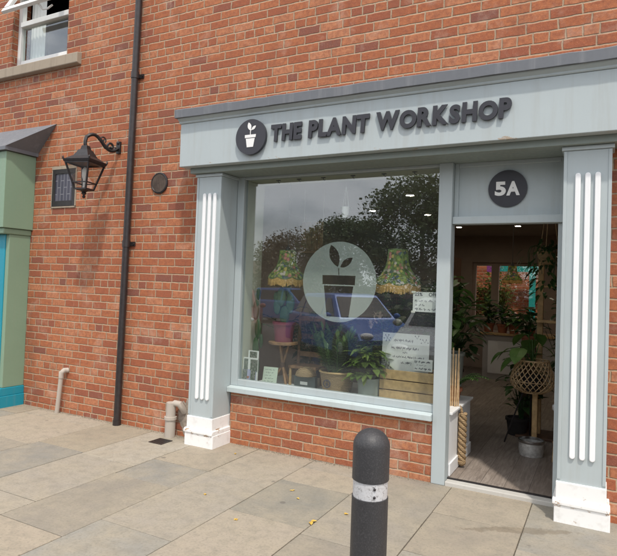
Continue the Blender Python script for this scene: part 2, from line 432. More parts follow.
def curve_mesh(splines, depth):
    """filled 2-D outlines with holes, as mesh data in x,z facing -y, thickness depth"""
    cu = bpy.data.curves.new('outline', 'CURVE'); cu.dimensions = '2D'; cu.fill_mode = 'BOTH'; cu.extrude = depth/2
    for pts in splines:
        sp = cu.splines.new('POLY'); sp.points.add(len(pts)-1)
        for q, (x, y) in zip(sp.points, pts): q.co = (x, y, 0, 1)
        sp.use_cyclic_u = True
    o = bpy.data.objects.new('outline', cu); C.objects.link(o)
    dg = bpy.context.evaluated_depsgraph_get(); me = bpy.data.meshes.new_from_object(o.evaluated_get(dg))
    bpy.data.objects.remove(o); bpy.data.curves.remove(cu)
    me.transform(Matrix.Rotation(PI/2, 4, 'X')); return me
def text_mesh(txt, bold, depth, bev=0.0):
    cu = bpy.data.curves.new('text', 'FONT'); cu.body = txt; cu.size = 1; cu.offset = bold; cu.extrude = depth/2; cu.resolution_u = 6
    if bev: cu.bevel_depth = bev
    o = bpy.data.objects.new('text', cu); C.objects.link(o)
    dg = bpy.context.evaluated_depsgraph_get(); me = bpy.data.meshes.new_from_object(o.evaluated_get(dg))
    bpy.data.objects.remove(o); bpy.data.curves.remove(cu)
    me.transform(Matrix.Rotation(PI/2, 4, 'X')); return me
def mesh_obj(name, me, mat, parent, loc):
    me.name = name; me.materials.clear(); me.materials.append(mat)
    o = bpy.data.objects.new(name, me); C.objects.link(o)
    if parent: o.parent = parent; loc = Vector(loc) - wpos(parent)
    o.location = loc; return o
def circ(r, n=48, cx=0, cy=0): return [(cx+r*math.cos(2*PI*i/n), cy+r*math.sin(2*PI*i/n)) for i in range(n)]
def leaf_outline(bx, by, tx, ty, wid, n=10):
    dx, dy = tx-bx, ty-by; L = math.hypot(dx, dy); nx, ny = -dy/L, dx/L
    a = [(bx+dx*i/n+nx*wid*math.sin(PI*i/n)**.8, by+dy*i/n+ny*wid*math.sin(PI*i/n)**.8) for i in range(n+1)]
    b = [(bx+dx*i/n-nx*wid*math.sin(PI*i/n)**.8, by+dy*i/n-ny*wid*math.sin(PI*i/n)**.8) for i in range(n-1, 0, -1)]
    return a+b
def dup(root, loc=None, rotz=None, label=None, group=None):
    r = root.copy(); C.objects.link(r)
    if loc is not None: r.location = loc
    if rotz is not None: r.rotation_euler = (0, 0, rotz)
    if label: r['label'] = label
    if group: r['group'] = group
    for ch in list(root.children):
        c = ch.copy(); C.objects.link(c); c.parent = r
        for g in list(ch.children):
            d = g.copy(); C.objects.link(d); d.parent = c
    return r

# ================================================================== THE SETTING: ground
# flagstones: columns of stones at right angles to the shop, joints where they were laid
cols = [-7.2 + .604*i for i in range(12)]
cols = [round(c, 3) for c in cols if c < -.6] + [-.02, .585, 1.22, 1.812, 2.405, 3.005, 3.625, 4.222] + [4.825, 5.43, 6.03, 6.63, 7.23, 7.83, 8.44, 9.04, 9.64]
known = {1.22: [-.69, -1.135, -2.1, -2.9], .585: [-.93, -1.84, -2.6], -.02: [-.9, -1.75], 1.812: [-.69, -1.806, -2.45], 2.405: [-.165, -.515, -1.223, -2.1],
         3.005: [-.56, -1.30, -2.2], 3.625: [-.50, -1.16, -2.0], 4.222: [-.78, -1.65]}
YB, YT = -2.8, .17
fl = MB(); rnd = random.Random(5)
tones = [(.32, .28, .225), (.345, .30, .24), (.30, .27, .225), (.275, .265, .235), (.35, .30, .235), (.25, .24, .215), (.33, .28, .21)]
for a, b in zip(cols[:-1], cols[1:]):
    ys = [YT]
    for y in known.get(a, []): ys.append(y)
    if a not in known: ys.append(YT - rnd.uniform(.3, .8))
    while ys[-1] > YB + .95: ys.append(ys[-1] - rnd.choice((.45, .6, .75, .9, .9)))
    ys.append(YB)
    for y1, y0 in zip(ys[:-1], ys[1:]):
        t = rnd.choice(tones); k = rnd.uniform(.82, 1.1); t = tuple(c*k*1.02 for c in t)
        if a == .585 and y1 == YT: t = (.37, .335, .28)          # paler patch round the gully
        if a == 2.405 and abs(y1+.515) < .01: t = (.225, .215, .185)
        g = rnd.uniform(.0022, .0042); dz = rnd.uniform(-.002, .001); tl = [rnd.uniform(-.0012, .0012) for _ in range(4)]
        if a == .585 and y1 == YT: t = (.37, .335, .28)
        x0, x1, v0, v1 = a+g, b-g, y0+g, y1-g
        fl.hexa([(x0, v0, -.05), (x1, v0, -.05), (x1, v1, -.05), (x0, v1, -.05),
                 (x0, v0, dz+tl[0]), (x1, v0, dz+tl[1]), (x1, v1, dz+tl[2]), (x0, v1, dz+tl[3])], t)
struct(fl.build('pavement', M['stone'], bevel=.0035, seg=2))
jb = MB().box(cols[0], cols[-1], YB, YT, -.09, -.007); struct(jb.build('pavement_bed', M['joint']))
kb = MB(); x = cols[0]
while x < cols[-1]-.1: kb.box(x+.003, min(x+.9, cols[-1])-.003, YB-.15, YB-.004, -.3, -.004); x += .9
struct(kb.build('kerb', M['concrete'], bevel=.012))
struct(MB().face([(-600, -600, -.13), (600, -600, -.13), (600, 600, -.13), (-600, 600, -.13)]).build('car_park_ground', M['asphalt']))
yd = MB()
for i in range(14):
    for j in range(8): yd.box(-3+.8*i+.004, -2.2+.8*i-.004, 7.36+.6*j, 7.952+.6*j, -.12, rnd.uniform(-.004, 0), rnd.choice(tones))
struct(yd.build('rear_yard_paving', M['stone']))

# ================================================================== THE BRICK BUILDING
bld = thing('brick_building', 'two storey red brick building with a shop at street level', 'building', (1.5, 0, 0))
XL, XR, ZT = -9.0, 9.5, 6.3
wall_mesh(XL, XR, -.2, ZT, 0, .24, [(1.40, 3.50, -.2, 2.72), (3.50, 4.42, -.2, 2.72), (-2.07, -1.035, 4.17, 5.35)]).build('front_wall', M['brick'], bld)
wall_mesh(1.46, 3.475, -.2, .492, .085, .235, []).build('stall_riser', M['riser_brick'], bld)
wall_mesh(XL, XR, -.2, ZT, 7.1, 7.34, [(2.30, 3.62, 1.0, 2.12)]).build('rear_wall', M['brick'], bld)
for x in (XL, XR-.24): MB().box(x, x+.24, .24, 7.1, -.2, ZT).build('side_wall', M['brick'], bld)
MB().box(XL-.2, XR+.2, -.12, 7.5, ZT, ZT+.25).build('roof', M['lead'], bld)
MB().box(XL+.24, XR-.24, .245, 7.1, 2.78, 3.0).build('upper_floor', M['interior'], bld)
# shop room: ceiling and plastered partitions
MB().box(.3, 5.3, .245, 7.09, 2.64, 2.70).build('ceiling', M['ceiling'], bld)
for x in (.18, 5.3): MB().box(x, x+.12, .245, 7.09, -.02, 2.64).build('partition_wall', M['interior'], bld)
wall_mesh(.3, 5.3, -.02, 2.64, 7.05, 7.098, [(2.30, 3.62, 1.0, 2.12)]).build('rear_lining', M['interior'], bld)
wall_mesh(.3, 5.3, -.02, 2.64, .243, .27, [(1.40, 4.42, -.02, 2.62)]).build('front_lining', M['interior'], bld)
rw = MB().box(2.30, 2.36, 7.12, 7.2, 1.0, 2.12).box(3.56, 3.62, 7.12, 7.2, 1.0, 2.12).box(2.36, 3.56, 7.12, 7.2, 2.06, 2.12).box(2.36, 3.56, 7.12, 7.2, 1.0, 1.06).box(2.66, 2.80, 7.12, 7.2, 1.06, 2.06)
rwo = rw.build('rear_window', M['interior'], bld)
MB().box(2.36, 3.56, 7.16, 7.164, 1.06, 2.06).build('pane', M['lamp_glass'], rwo)
# upper floor window: fixed light below, top-hung sash pushed open above
fr = MB(); f0, f1 = .075, .135
fr.box(-2.07, -1.995, f0, f1, 4.17, 5.35).box(-1.108, -1.035, f0, f1, 4.17, 5.35).box(-1.995, -1.108, f0, f1, 4.17, 4.282).box(-1.995, -1.108, f0, f1, 5.28, 5.35)
fr.box(-1.995, -1.108, f0-.025, f1, 4.71, 4.775)
uw = fr.build('upper_window', M['upvc'], bld, bevel=.006)
MB().box(-1.995, -1.108, .10, .104, 4.282, 4.71).build('pane', M['glass'], uw)
MB().profile_x([(-.065, 4.04), (-.065, 4.16), (.0, 4.176), (.10, 4.178), (.10, 4.03), (-.03, 4.03)], -2.42, -.775).build('window_sill', M['concrete'], uw, bevel=.008)
ct = MB(); 
for i in range(66):
    xa = -1.985 + .0125/3*i; xb = xa+.0125/3; ya = .20+.006*math.sin(i*.42); yb = .20+.006*math.sin((i+1)*.42)
    ct.face([(xa, ya, 4.25), (xb, yb, 4.25), (xb, yb, 5.3), (xa, ya, 5.3)])
ct.build('net_curtain', M['paper'], uw)
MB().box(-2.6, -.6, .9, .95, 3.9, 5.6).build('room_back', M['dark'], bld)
# the open sash: hinged at the head, foot pushed out over the street
def sash_pt(x, s): return (x, .07 - .27*s, 5.28 - .49*s)
sb = MB()
def sash_bar(xa, xb, s0, s1, t=.022):
    n = Vector((0, -.49, .27)).normalized()*t
    P = [Vector(sash_pt(xa, s1)), Vector(sash_pt(xb, s1)), Vector(sash_pt(xb, s0)), Vector(sash_pt(xa, s0))]
    sb.hexa([p-n for p in P]+[p+n for p in P])
sash_bar(-2.0, -1.1, .89, 1.0); sash_bar(-2.0, -1.1, 0, .12); sash_bar(-2.0, -1.92, .12, .86); sash_bar(-1.18, -1.1, .12, .86)
so_ = sb.build('open_sash', M['upvc'], uw, bevel=.005)
MB().face([sash_pt(-1.92, .86), sash_pt(-1.18, .86), sash_pt(-1.18, .12), sash_pt(-1.92, .12)]).build('sash_pane', M['glass'], uw)
MB().tube([(-1.36, -.17, 4.79), (-1.33, -.13, 4.735), (-1.27, -.11, 4.74), (-1.20, -.10, 4.775)], .011, 8).build('sash_handle', M['upvc'], uw, smooth=True)

# floor of the shop: grey-brown boards running front to back
k = N('grey_floorboards'); p = k.pos(); sp = k.n('SeparateXYZ'); k.l(p, sp.inputs[0]); cb = k.n('CombineXYZ')
k.l(k.math('ADD', sp.outputs[1], 30.0), cb.inputs[0]); k.l(k.math('ADD', sp.outputs[0], 30.0), cb.inputs[1])
bt = k.n('TexBrick', i_Scale=1.0, i_Brick_Width=1.22, i_Row_Height=.178, i_Mortar_Size=.0015); bt.offset = .37
bt.inputs['Color1'].default_value = (0, 0, 0, 1); bt.inputs['Color2'].default_value = (1, 1, 1, 1); bt.inputs['Mortar'].default_value = (0, 0, 0, 1); k.l(cb.outputs[0], bt.inputs['Vector'])
gr = k.noise(k.scaled(p, 16, 1.4, 1), 3.0, 8, .65, .8)
c = k.mix(bt.outputs['Color'], (.27, .225, .19), (.41, .355, .31)); c = k.mix(k.ramp(gr, [(.35, 0.0), (.7, .75)]), c, (.11, .085, .07))
c = k.mix(bt.outputs['Fac'], c, (.05, .04, .035)); k.l(c, k.b.inputs['Base Color']); k.b.inputs['Roughness'].default_value = .5
k.l(k.bump(gr, .15, .003), k.b.inputs['Normal'])
struct(MB().box(.3, 5.3, .16, 7.09, -.06, .036).build('shop_floor', k.m))

# ================================================================== THE SHOPFRONT
sf = thing('shopfront', 'blue grey painted timber shopfront with white fluted pilasters and lead capped fascia', 'shopfront', (3.0, 0, 0))
PL = {0: (1.150, 1.440), 1: (4.400, 4.700)}
for i, (a, b) in PL.items():
    sh = MB().box(a, b, -.17, .12, .27, 2.562)
    sh.box(a, a+.022, -.176, -.17, .285, 2.56).box(b-.022, b, -.176, -.17, .285, 2.56)       # raised edge beads
    ps = sh.build('pilaster', M['paint'], sf, bevel=.004)
    x0 = (1.235 if i == 0 else 4.475)
    for q in range(3):
        xa = x0 + q*(.0615 if i == 0 else .0615); r = .0175
        pr = [(-r, .455)] + [(-r*math.cos(t*PI/8), .455-r*math.sin(t*PI/8)) for t in range(1, 8)] + [(r, .455), (r, 2.385)] + [(r*math.cos(t*PI/8), 2.385+r*math.sin(t*PI/8)) for t in range(1, 8)] + [(-r, 2.385)]
        MB().prism([(xa+r+x, z) for x, z in pr], -.188, -.1695).build('flute', M['white_paint'], ps, bevel=.005)
    pb = MB().box(a-.006, b+.006, -.182, .118, .152, .272)
    pb.profile_x([(-.205, .118), (-.205, .140), (-.192, .158), (.117, .158), (.117, .118)], a-.024, b+.024).box(a-.014, b+.03, -.196, .116, -.02, .118)
    pb.build('plinth', M['plinth_paint'], ps, bevel=.006, seg=3)
    MB().box(a-.014, b+.014, -.184, .11, 2.563, 2.592).build('cap', M['paint'], ps, bevel=.004)
# fascia board, bed moulding, soffit and lead capping
FX0, FX1 = 1.035, 5.0
MB().box(FX0, FX1, -.31, .0, 2.646, 3.058).build('fascia', M['fascia_paint'], sf, bevel=.004)
MB().profile_x([(-.316, 3.059), (-.322, 3.066), (-.322, 3.078), (-.332, 3.086), (-.345, 3.094), (-.35, 3.104), (-.001, 3.104), (-.001, 3.059)], FX0-.012, FX1+.012).build('fascia_moulding', M['paint'], sf)
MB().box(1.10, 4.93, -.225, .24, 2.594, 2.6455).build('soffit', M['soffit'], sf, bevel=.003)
ld = MB(); xs = [FX0-.03 + i*(FX1-FX0+.06)/40 for i in range(41)]
rl = random.Random(8)
dips = [(rl.uniform(-.0015, .0015), rl.uniform(-.004, .003)) for _ in xs]
for i in range(40):
    P = []
    for x, (dy, dz) in ((xs[i], dips[i]), (xs[i+1], dips[i+1])):
        P.append([(x, -.372+dy, 3.105+dz*.5), (x, -.375+dy, 3.178+dz), (x, -.35, 3.192+dz), (x, -.002, 3.27)])
    for q in range(3): ld.face([P[0][q], P[1][q], P[1][q+1], P[0][q+1]])
    ld.face([P[0][0], (xs[i], -.30, 3.105), (xs[i+1], -.30, 3.105), P[1][0]])
for x in (xs[0], xs[-1]): ld.face([(x, -.372, 3.105), (x, -.375, 3.178), (x, -.35, 3.192), (x, -.002, 3.27), (x, -.002, 3.105)])
ld.build('lead_capping', M['lead'], sf)
M['pale_stone'] = painted('pale_threshold_stone', (.50, .485, .45), .8, grime_amt=.3)
# window frame, sill, posts, transom, door frame
G = .125
wf = MB().box(1.445, 1.522, .09, .16, .557, 2.594).box(1.522, 3.455, .095, .16, .557, .618).box(1.522, 3.455, .095, .16, 2.57, 2.594)
wf.box(3.455, 3.565, .07, .19, .0, 2.594).build('window_frame', M['paint'], sf, bevel=.004)
MB().profile_x([(.035, .497), (.033, .545), (.09, .556), (.16, .556), (.16, .493), (.06, .493)], 1.442, 3.452).build('window_sill', M['paint_sill'], sf, bevel=.005, seg=3)
pn = MB()
for y in (.122, .128): pn.face([(1.5225, y, .6185), (3.4545, y, .6185), (3.4545, y, 2.5695), (1.5225, y, 2.5695)])
pn.build('window_pane', M['glass'], sf)
rv = MB().box(1.46, 1.521, .1605, .46, .60, 2.60).box(1.46, 3.52, .24, .46, 2.601, 2.635).box(1.522, 3.50, .161, .46, 2.571, 2.6)
rv.build('window_lining', M['cream'], sf, bevel=.004)
tp = MB().box(3.566, 4.399, .15, .18, 2.155, 2.594)
tp.box(3.566, 3.60, .132, .15, 2.155, 2.594).box(4.365, 4.399, .132, .15, 2.155, 2.594).box(3.60, 4.365, .132, .15, 2.56, 2.594)
tp.build('transom_panel', M['paint'], sf, bevel=.004)
MB().box(3.566, 4.399, .09, .19, 2.094, 2.154).build('transom_bar', M['paint'], sf, bevel=.005)
MB().box(4.352, 4.3985, .121, .19, .04, 2.0935).build('door_jamb', M['paint'], sf, bevel=.004)
MB().box(3.566, 4.398, .075, .158, -.01, .032).build('threshold', M['pale_stone'], sf, bevel=.006)
MB().box(3.566, 4.351, .1585, .175, .0, .041).build('threshold_strip', M['black_iron'], sf)
for x in (1.83, 2.06, 2.32, 2.62, 2.92, 3.2):
    hk = MB().tube([(x, .22, 2.571), (x, .22, 2.552), (x+.012, .22, 2.54), (x+.02, .22, 2.548)], .004, 6).box(x-.02, x+.02, .21, .23, 2.564, 2.5705)
    hk.build('ceiling_hook', M['black_iron'], sf)

# ---- hand-painted emblem parts (pot with a two-leaf seedling), reused at three sizes
def emblem(R):
    rim = [(-.36, .12), (.36, .12), (.36, -.05), (-.36, -.05)]
    body = [(-.29, -.09), (.29, -.09), (.21, -.58), (-.21, -.58)]
    stem = [(-.02, .12), (.025, .12), (.02, .30), (.07, .42), (.03, .44), (-.025, .31)]
    lf1 = leaf_outline(-.01, .36, -.14, .82, .12); lf2 = leaf_outline(.07, .38, .35, .60, .08)
    return [[(x*R, y*R) for x, y in q] for q in (rim, body, stem, lf1, lf2)]

# ---- the sign on the fascia: every letter its own raised piece
sg = thing('shop_sign', 'dark raised lettering reading THE PLANT WORKSHOP with a round pot emblem, on the fascia', 'shop sign', (3.0, -.31, 2.85))
WORDS = [('THE', 2.066, 2.372), ('PLANT', 2.438, 2.985), ('WORKSHOP', 3.040, 4.062)]
ZB, ZC = 2.795, .137
for wd, xa, xb in WORDS:
    items = []
    for ch in wd:
        me = text_mesh(ch, .052, .16); vs = [v.co for v in me.vertices]
        items.append((me, min(v.x for v in vs), max(v.x for v in vs), min(v.z for v in vs), max(v.z for v in vs)))
    kern = {'LA': -.10, 'AN': 0, 'PL': 0, 'WO': -.02, 'NT': -.01, 'KS': -.02, 'SH': .04, 'TH': .02, 'HE': .02, 'HO': .01}
    gap = .045; tot = sum(i[2]-i[1] for i in items) + gap*(len(items)-1) + sum(kern.get(a+b, 0) for a, b in zip(wd, wd[1:]))
    sx = (xb-xa)/tot; x = xa
    for n, (me, lo, hi, zl, zh) in enumerate(items):
        sz = ZC/(.73 if wd[n] not in 'OS' else (zh-zl)*.975); zz = -zl*sz if wd[n] not in 'OS' else -zl*sz-.002
        for v in me.vertices: v.co = ((v.co.x-lo)*sx + (v.co.z*sz)*.035, v.co.y*.10, v.co.z*sz+zz)
        mesh_obj('letter', me, M['letter'], sg, (x, -.326, ZB))
        x += (hi-lo)*sx + gap*sx + (kern.get(wd[n:n+2], 0)*sx if n < len(wd)-1 else 0)
# logo disc
ds = MB().lathe([(.158, -.016), (.158, .012), (.001, .012)], (1.868, -.332, 2.853), 56, axis='Y'); 
ds.face([(1.868+.158*math.cos(-2*PI*i/56), -.348, 2.853+.158*math.sin(-2*PI*i/56)) for i in range(56)])
do = ds.build('logo_disc', M['letter'], sg)
me = curve_mesh(emblem(.158), .003); mesh_obj('pot_emblem', me, M['white_sign'], do, (1.868, -.3505, 2.853))
for x in (1.82, 1.91): MB().tube([(x, -.322, 2.85), (x, -.309, 2.85)], .01, 8).build('fixing', M['steel'], do)

# ---- door number
dn = thing('door_number_sign', 'round dark disc with white number 5A above the doorway', 'door number', (3.98, .15, 2.37))
nd = MB().lathe([(.146, .136), (.146, .149)], (3.98, 0, 2.372), 56, axis='Y').build('disc', M['letter'], dn, smooth=False)
for ch, xa, xb in (('5', 3.885, 3.968), ('A', 3.972, 4.072)):
    me = text_mesh(ch, .045, .03); vs = [v.co for v in me.vertices]; lo = min(v.x for v in vs); hi = max(v.x for v in vs); zl = min(v.z for v in vs); zh = max(v.z for v in vs)
    for v in me.vertices: v.co = ((v.co.x-lo)/(hi-lo)*(xb-xa), v.co.y*.1, (v.co.z-zl)/(zh-zl)*.112)
    mesh_obj('digit', me, M['white_sign'], nd, (xa, .1335, 2.316))

# ---- frosted roundel on the glass, seedling and pot cut out of it
k = N('frosted_film'); p = k.pos(); k.t.nodes.remove(k.b)
df = k.n('BsdfDiffuse'); k.l(k.ramp(k.noise(p, 5, 3), [(.3, (.50, .54, .505)), (.7, (.56, .59, .555))]), df.inputs['Color'])
tr = k.n('BsdfTransparent'); tr.inputs['Color'].default_value = (.8, .84, .8, 1); ms = k.n('MixShader', i_0=.36)
k.l(df.outputs[0], ms.inputs[1]); k.l(tr.outputs[0], ms.inputs[2]); k.l(ms.outputs[0], k.o.inputs['Surface']); M['film'] = k.m
SR = .362
cut = [[(-.45, .16), (.45, .16), (.44, -.07), (-.44, -.07)], [(-.40, -.10), (.40, -.10), (.30, -.87), (-.30, -.87)],
       leaf_outline(-.03, .37, -.24, .92, .13), leaf_outline(.035, .36, .36, .60, .085), [(-.012, .17), (.012, .17), (.005, .34), (-.02, .34)]]
me = curve_mesh([circ(SR, 72)] + [[(x*SR, y*SR) for x, y in q] for q in cut], .0012)
rd = mesh_obj('window_sticker', me, M['film'], None, (2.553, .1292, 1.597)); tag(rd, 'large round frosted sticker with potted seedling cut out, on the shop window', 'window sticker')

# ================================================================== THINGS ON THE WALL AND PAVEMENT
dp = thing('drainpipe', 'dark brown black downpipe running up the brick wall', 'drainpipe', (.045, -.06, 0))
xb_, xt_ = (0.106, -0.060, 0.052)[0], (0.159, -0.060, 4.527)[0]
def pipe_x(z): return xb_ + (xt_-xb_)*z/4.6
pp = MB().tube([(pipe_x(z), -.062, z) for z in (.02, 1.2, 2.4, 3.6, 4.8, 6.2)], .036, 20); pp.build('pipe', M['pipe'], dp, smooth=True)
for z in (1.93, 3.75, 5.6):
    cl = MB().tube([(pipe_x(z), -.062, z-.035), (pipe_x(z), -.062, z+.035)], .043, 20).box(pipe_x(z)-.075, pipe_x(z)+.075, -.012, -.001, z-.022, z+.022).box(pipe_x(z)-.03, pipe_x(z)+.03, -.05, -.001, z-.02, z+.02)
    cl.tube([(pipe_x(z)+.06, -.001, z), (pipe_x(z)+.06, -.022, z)], .009, 8)
    cl.build('pipe_clip', M['pipe'], dp, smooth=True)
MB().tube([(pipe_x(.1), -.062, -.01), (pipe_x(.1), -.062, .05)], .043, 20).build('pipe_shoe', M['pipe'], dp, smooth=True)

# wall lantern on a scrolled bracket
LC = Vector((-.175, -.385, 2.70))
wl = thing('wall_lantern', 'black four sided lantern on a scrolled bracket beside the drainpipe', 'wall lamp', (-.10, 0, 3.0))
br = MB()
br.box(-.128, -.072, -.022, -.001, 2.93, 3.06)
A0 = Vector((-.10, -.02, 3.0)); A1 = Vector((LC.x, LC.y, 2.95))
arm = []
for t in range(17):
    s = t/16; q = A0.lerp(A1, s); arm.append((q.x, q.y, 2.985 - .045*math.sin(PI*min(1, s/.45)) * (1 if s < .45 else 0) + (.088*math.sin(PI*(s-.45)/.66) if s > .45 else 0)))
arm += [(LC.x, LC.y-.012, 2.985), (LC.x, LC.y-.012, 2.95), (LC.x, LC.y, 2.91)]
br.tube(arm, .019, 8)
def scroll(c, r0, turns, start, sgn=1):
    d = (A1-A0).normalized(); out = []
    for i in range(22):
        a = start + sgn*turns*2*PI*i/21; r = r0*(1-.75*i/21); q = c + d*(r*math.cos(a)); out.append((q.x, q.y, c.z + r*math.sin(a)))
    return out
br.tube(scroll(A0.lerp(A1, .24)+Vector((0, 0, .0)), .055, 1.4, PI), .013, 7); br.tube(scroll(A0.lerp(A1, .50)+Vector((0, 0, .065)), .038, 1.2, PI*1.2, -1), .008, 7)
br.tube([tuple(A0+Vector((0, 0, -.03))), tuple(A0.lerp(A1, .2)+Vector((0, 0, -.05))), tuple(A0.lerp(A1, .42)+Vector((0, 0, -.02))), tuple(A0.lerp(A1, .6)+Vector((0, 0, .07)))], .013, 7)
br.ball(tuple(A0+Vector((0, 0, .045))), .018, .018, .022)
br.build('bracket', M['black_iron'], wl, smooth=True)
ANG = math.radians(14)
def lp(x, y, z):
    return (LC.x + x*math.cos(ANG) - y*math.sin(ANG), LC.y + x*math.sin(ANG) + y*math.cos(ANG), LC.z + z)
def ring(h, z): return [lp(-h, -h, z), lp(h, -h, z), lp(h, h, z), lp(-h, h, z)]
hd = MB().hexa(ring(.150, .045)+ring(.158, .072)).hexa(ring(.148, .0725)+ring(.095, .115)).hexa(ring(.088, .1155)+ring(.05, .19)).hexa(ring(.04, .1905)+ring(.03, .235))
for sx in (-1, 1):
    for sy in (-1, 1): hd.tube([lp(sx*.150, sy*.150, .068), lp(sx*.156, sy*.156, .088), lp(sx*.152, sy*.152, .105)], [.012, .010, .003], 6)
hd.build('lantern_roof', M['black_iron'], wl, bevel=.004)
fm = MB()
for sx in (-1, 1):
    for sy in (-1, 1): fm.bar(lp(sx*.137, sy*.137, .045), lp(sx*.066, sy*.066, -.225), .015)
for a, b in (((-1, -1), (1, -1)), ((1, -1), (1, 1)), ((1, 1), (-1, 1)), ((-1, 1), (-1, -1))):
    for h, z, t in ((.137, .040, .015), (.084, -.158, .012), (.067, -.225, .015)): fm.bar(lp(a[0]*h, a[1]*h, z), lp(b[0]*h, b[1]*h, z), t)
fm.tube([lp(0, 0, -.225), lp(0, 0, -.245), lp(0, 0, -.255)], [.07, .035, .02], 10)
fm.build('lantern_frame', M['black_iron'], wl)
fn = MB().lathe([(.02, -.255), (.028, -.268), (.014, -.28), (.010, -.288), (.018, -.30), (.012, -.314), (.001, -.32)], tuple(LC), 14); fn.build('finial', M['black_iron'], wl, smooth=True)
gp = MB(); R0 = ring(.134, .040); R1 = ring(.065, -.222)
for i in range(4): gp.face([R1[i], R1[(i+1) % 4], R0[(i+1) % 4], R0[i]])
gp.build('lantern_pane', M['lamp_glass'], wl)
lb = MB().tube([lp(0, 0, -.22), lp(0, 0, -.12)], .016, 10).tube([lp(0, 0, -.12), lp(0, 0, -.09), lp(0, 0, -.02), lp(0, 0, .01)], [.018, .027, .027, .008], 12)
lb.build('lamp_bulb', M['white_sign'], wl, smooth=True)

# small framed grille, round air brick
gi = thing('wall_grille', 'small dark framed louvre grille set in the brickwork behind the lantern', 'grille', (-.97, 0, 2.6))
gx0, gx1, gz0, gz1 = -1.165, -.775, 2.378, 2.845
MB().box(gx0, gx0+.05, -.012, .02, gz0, gz1-.03).box(gx1-.05, gx1, -.012, .02, gz0, gz1-.03).box(gx0+.05, gx1-.05, -.012, .02, gz0, gz0+.065).box(gx0+.05, gx1-.05, -.012, .02, gz1-.085, gz1-.03).build('frame', M['black_iron'], gi, bevel=.004)
MB().box(gx0-.012, gx1+.015, -.014, .01, gz1-.029, gz1+.004).box(gx1+.001, gx1+.02, -.010, .01, gz0-.01, gz1-.03).box(gx0-.012, gx0-.001, -.01, .01, gz0-.01, gz1-.03).box(gx0-.012, gx1+.02, -.01, .01, gz0-.018, gz0-.001).build('mortar_edge', M['concrete'], gi)
k = N('leaded_blocks'); p = k.pos(); sp = k.n('SeparateXYZ'); k.l(p, sp.inputs[0]); cb = k.n('CombineXYZ'); k.l(k.math('ADD', sp.outputs[2], 9.0), cb.inputs[0]); k.l(k.math('ADD', sp.outputs[0], 9.0), cb.inputs[1])
bt = k.n('TexBrick', i_Scale=1.0, i_Brick_Width=.16, i_Row_Height=.055, i_Mortar_Size=.004); bt.inputs['Color1'].default_value = (.05, .05, .075, 1); bt.inputs['Color2'].default_value = (.085, .08, .11, 1); bt.inputs['Mortar'].default_value = (.22, .22, .25, 1)
k.l(cb.outputs[0], bt.inputs['Vector']); k.l(bt.outputs['Color'], k.b.inputs['Base Color']); k.b.inputs['Roughness'].default_value = .35; k.l(k.bump(bt.outputs['Fac'], .6, .004), k.b.inputs['Normal'])
MB().box(gx0+.05, gx1-.05, -.004, .012, gz0+.065, gz1-.085).build('louvre_panel', k.m, gi)
M['vent'] = plain('rusty_vent_iron', (.13, .095, .075), .7, var=.3)
av = thing('air_vent', 'round dark cast iron air vent in the brick wall between drainpipe and fascia', 'air vent', (.51, 0, 2.57))
MB().lathe([(.112, -.001), (.112, -.014), (.100, -.018), (.094, -.010), (.001, -.010)], (.51, 0, 2.572), 40, axis='Y', close=False).build('vent_ring', M['black_iron'], av, smooth=True)
vm = MB()
for i in range(-8, 9):
    h = math.sqrt(max(0, .094**2-(i*.0112)**2))
    if h > .01: vm.box(.51+i*.0112-.0022, .51+i*.0112+.0022, -.0135, -.0105, 2.572-h, 2.572+h).box(.51-h, .51+h, -.0145, -.0136, 2.572+i*.0112-.0022, 2.572+i*.0112+.0022)
vm.build('mesh_grid', M['vent'], av)

# stub of waste pipe, gully pipe, gully grate
st = thing('waste_pipe_stub', 'thin pale waste pipe with elbow rising from pavement left of the drainpipe', 'pipe', (-.80, -.06, 0))
MB().tube([(-.835, -.062, -.01), (-.79, -.062, .42)], .025, 14).build('riser', M['clay'], st, smooth=True)
MB().tube([(-.79, -.062, .40), (-.787, -.062, .46), (-.77, -.04, .485), (-.755, .0, .485)], [.029, .031, .030, .028], 14).build('elbow', M['clay'], st, smooth=True)
M['cement'] = plain('cement_patch', (.33, .28, .23), .95, var=.35, scale=25, bump=.6)
gyp = thing('gully_pipe', 'stout weathered clay pipe with side inlet beside the left pilaster', 'pipe', (.86, -.08, 0))
MB().tube([(.86, -.085, -.01), (.86, -.085, .17), (.86, -.085, .172), (.86, -.085, .20), (.86, -.085, .202), (.862, -.085, .34)], [.052, .052, .062, .062, .048, .048], 18).build('riser', M['clay'], gyp, smooth=True)
MB().tube([(.862, -.085, .30), (.905, -.075, .335), (.945, -.06, .33), (.965, -.03, .28), (.965, .0, .24)], [.028, .032, .034, .032, .03], 14).build('side_inlet', M['clay'], gyp, smooth=True)
mpv = MB(); rr_ = random.Random(9); ring_ = []
for i in range(26):
    a = 2*PI*i/26; r_ = rr_.uniform(.75, 1.15); ring_.append((.985+.10*r_*math.cos(a), -.0035, max(.005, .20+.17*r_*math.sin(a))))
mpv.face(ring_); mpv.build('mortar_patch', M['cement'], gyp)
dc = thing('drain_grate', 'small square iron drain grate in the paving by the gully pipe', 'drain cover', (.90, -.27, 0))
g0 = MB()
for q in ((.825, .985, -.345, -.333), (.825, .985, -.197, -.185), (.825, .837, -.333, -.197), (.973, .985, -.333, -.197)): g0.box(q[0], q[1], q[2], q[3], -.03, .0045)
for i in range(6): g0.box(.837, .973, -.328+i*.0225, -.318+i*.0225, -.03, .0035)
g0.build('grating', M['black_iron'], dc); MB().box(.83, .98, -.34, -.19, -.04, -.0015).build('sump', M['dark'], dc)

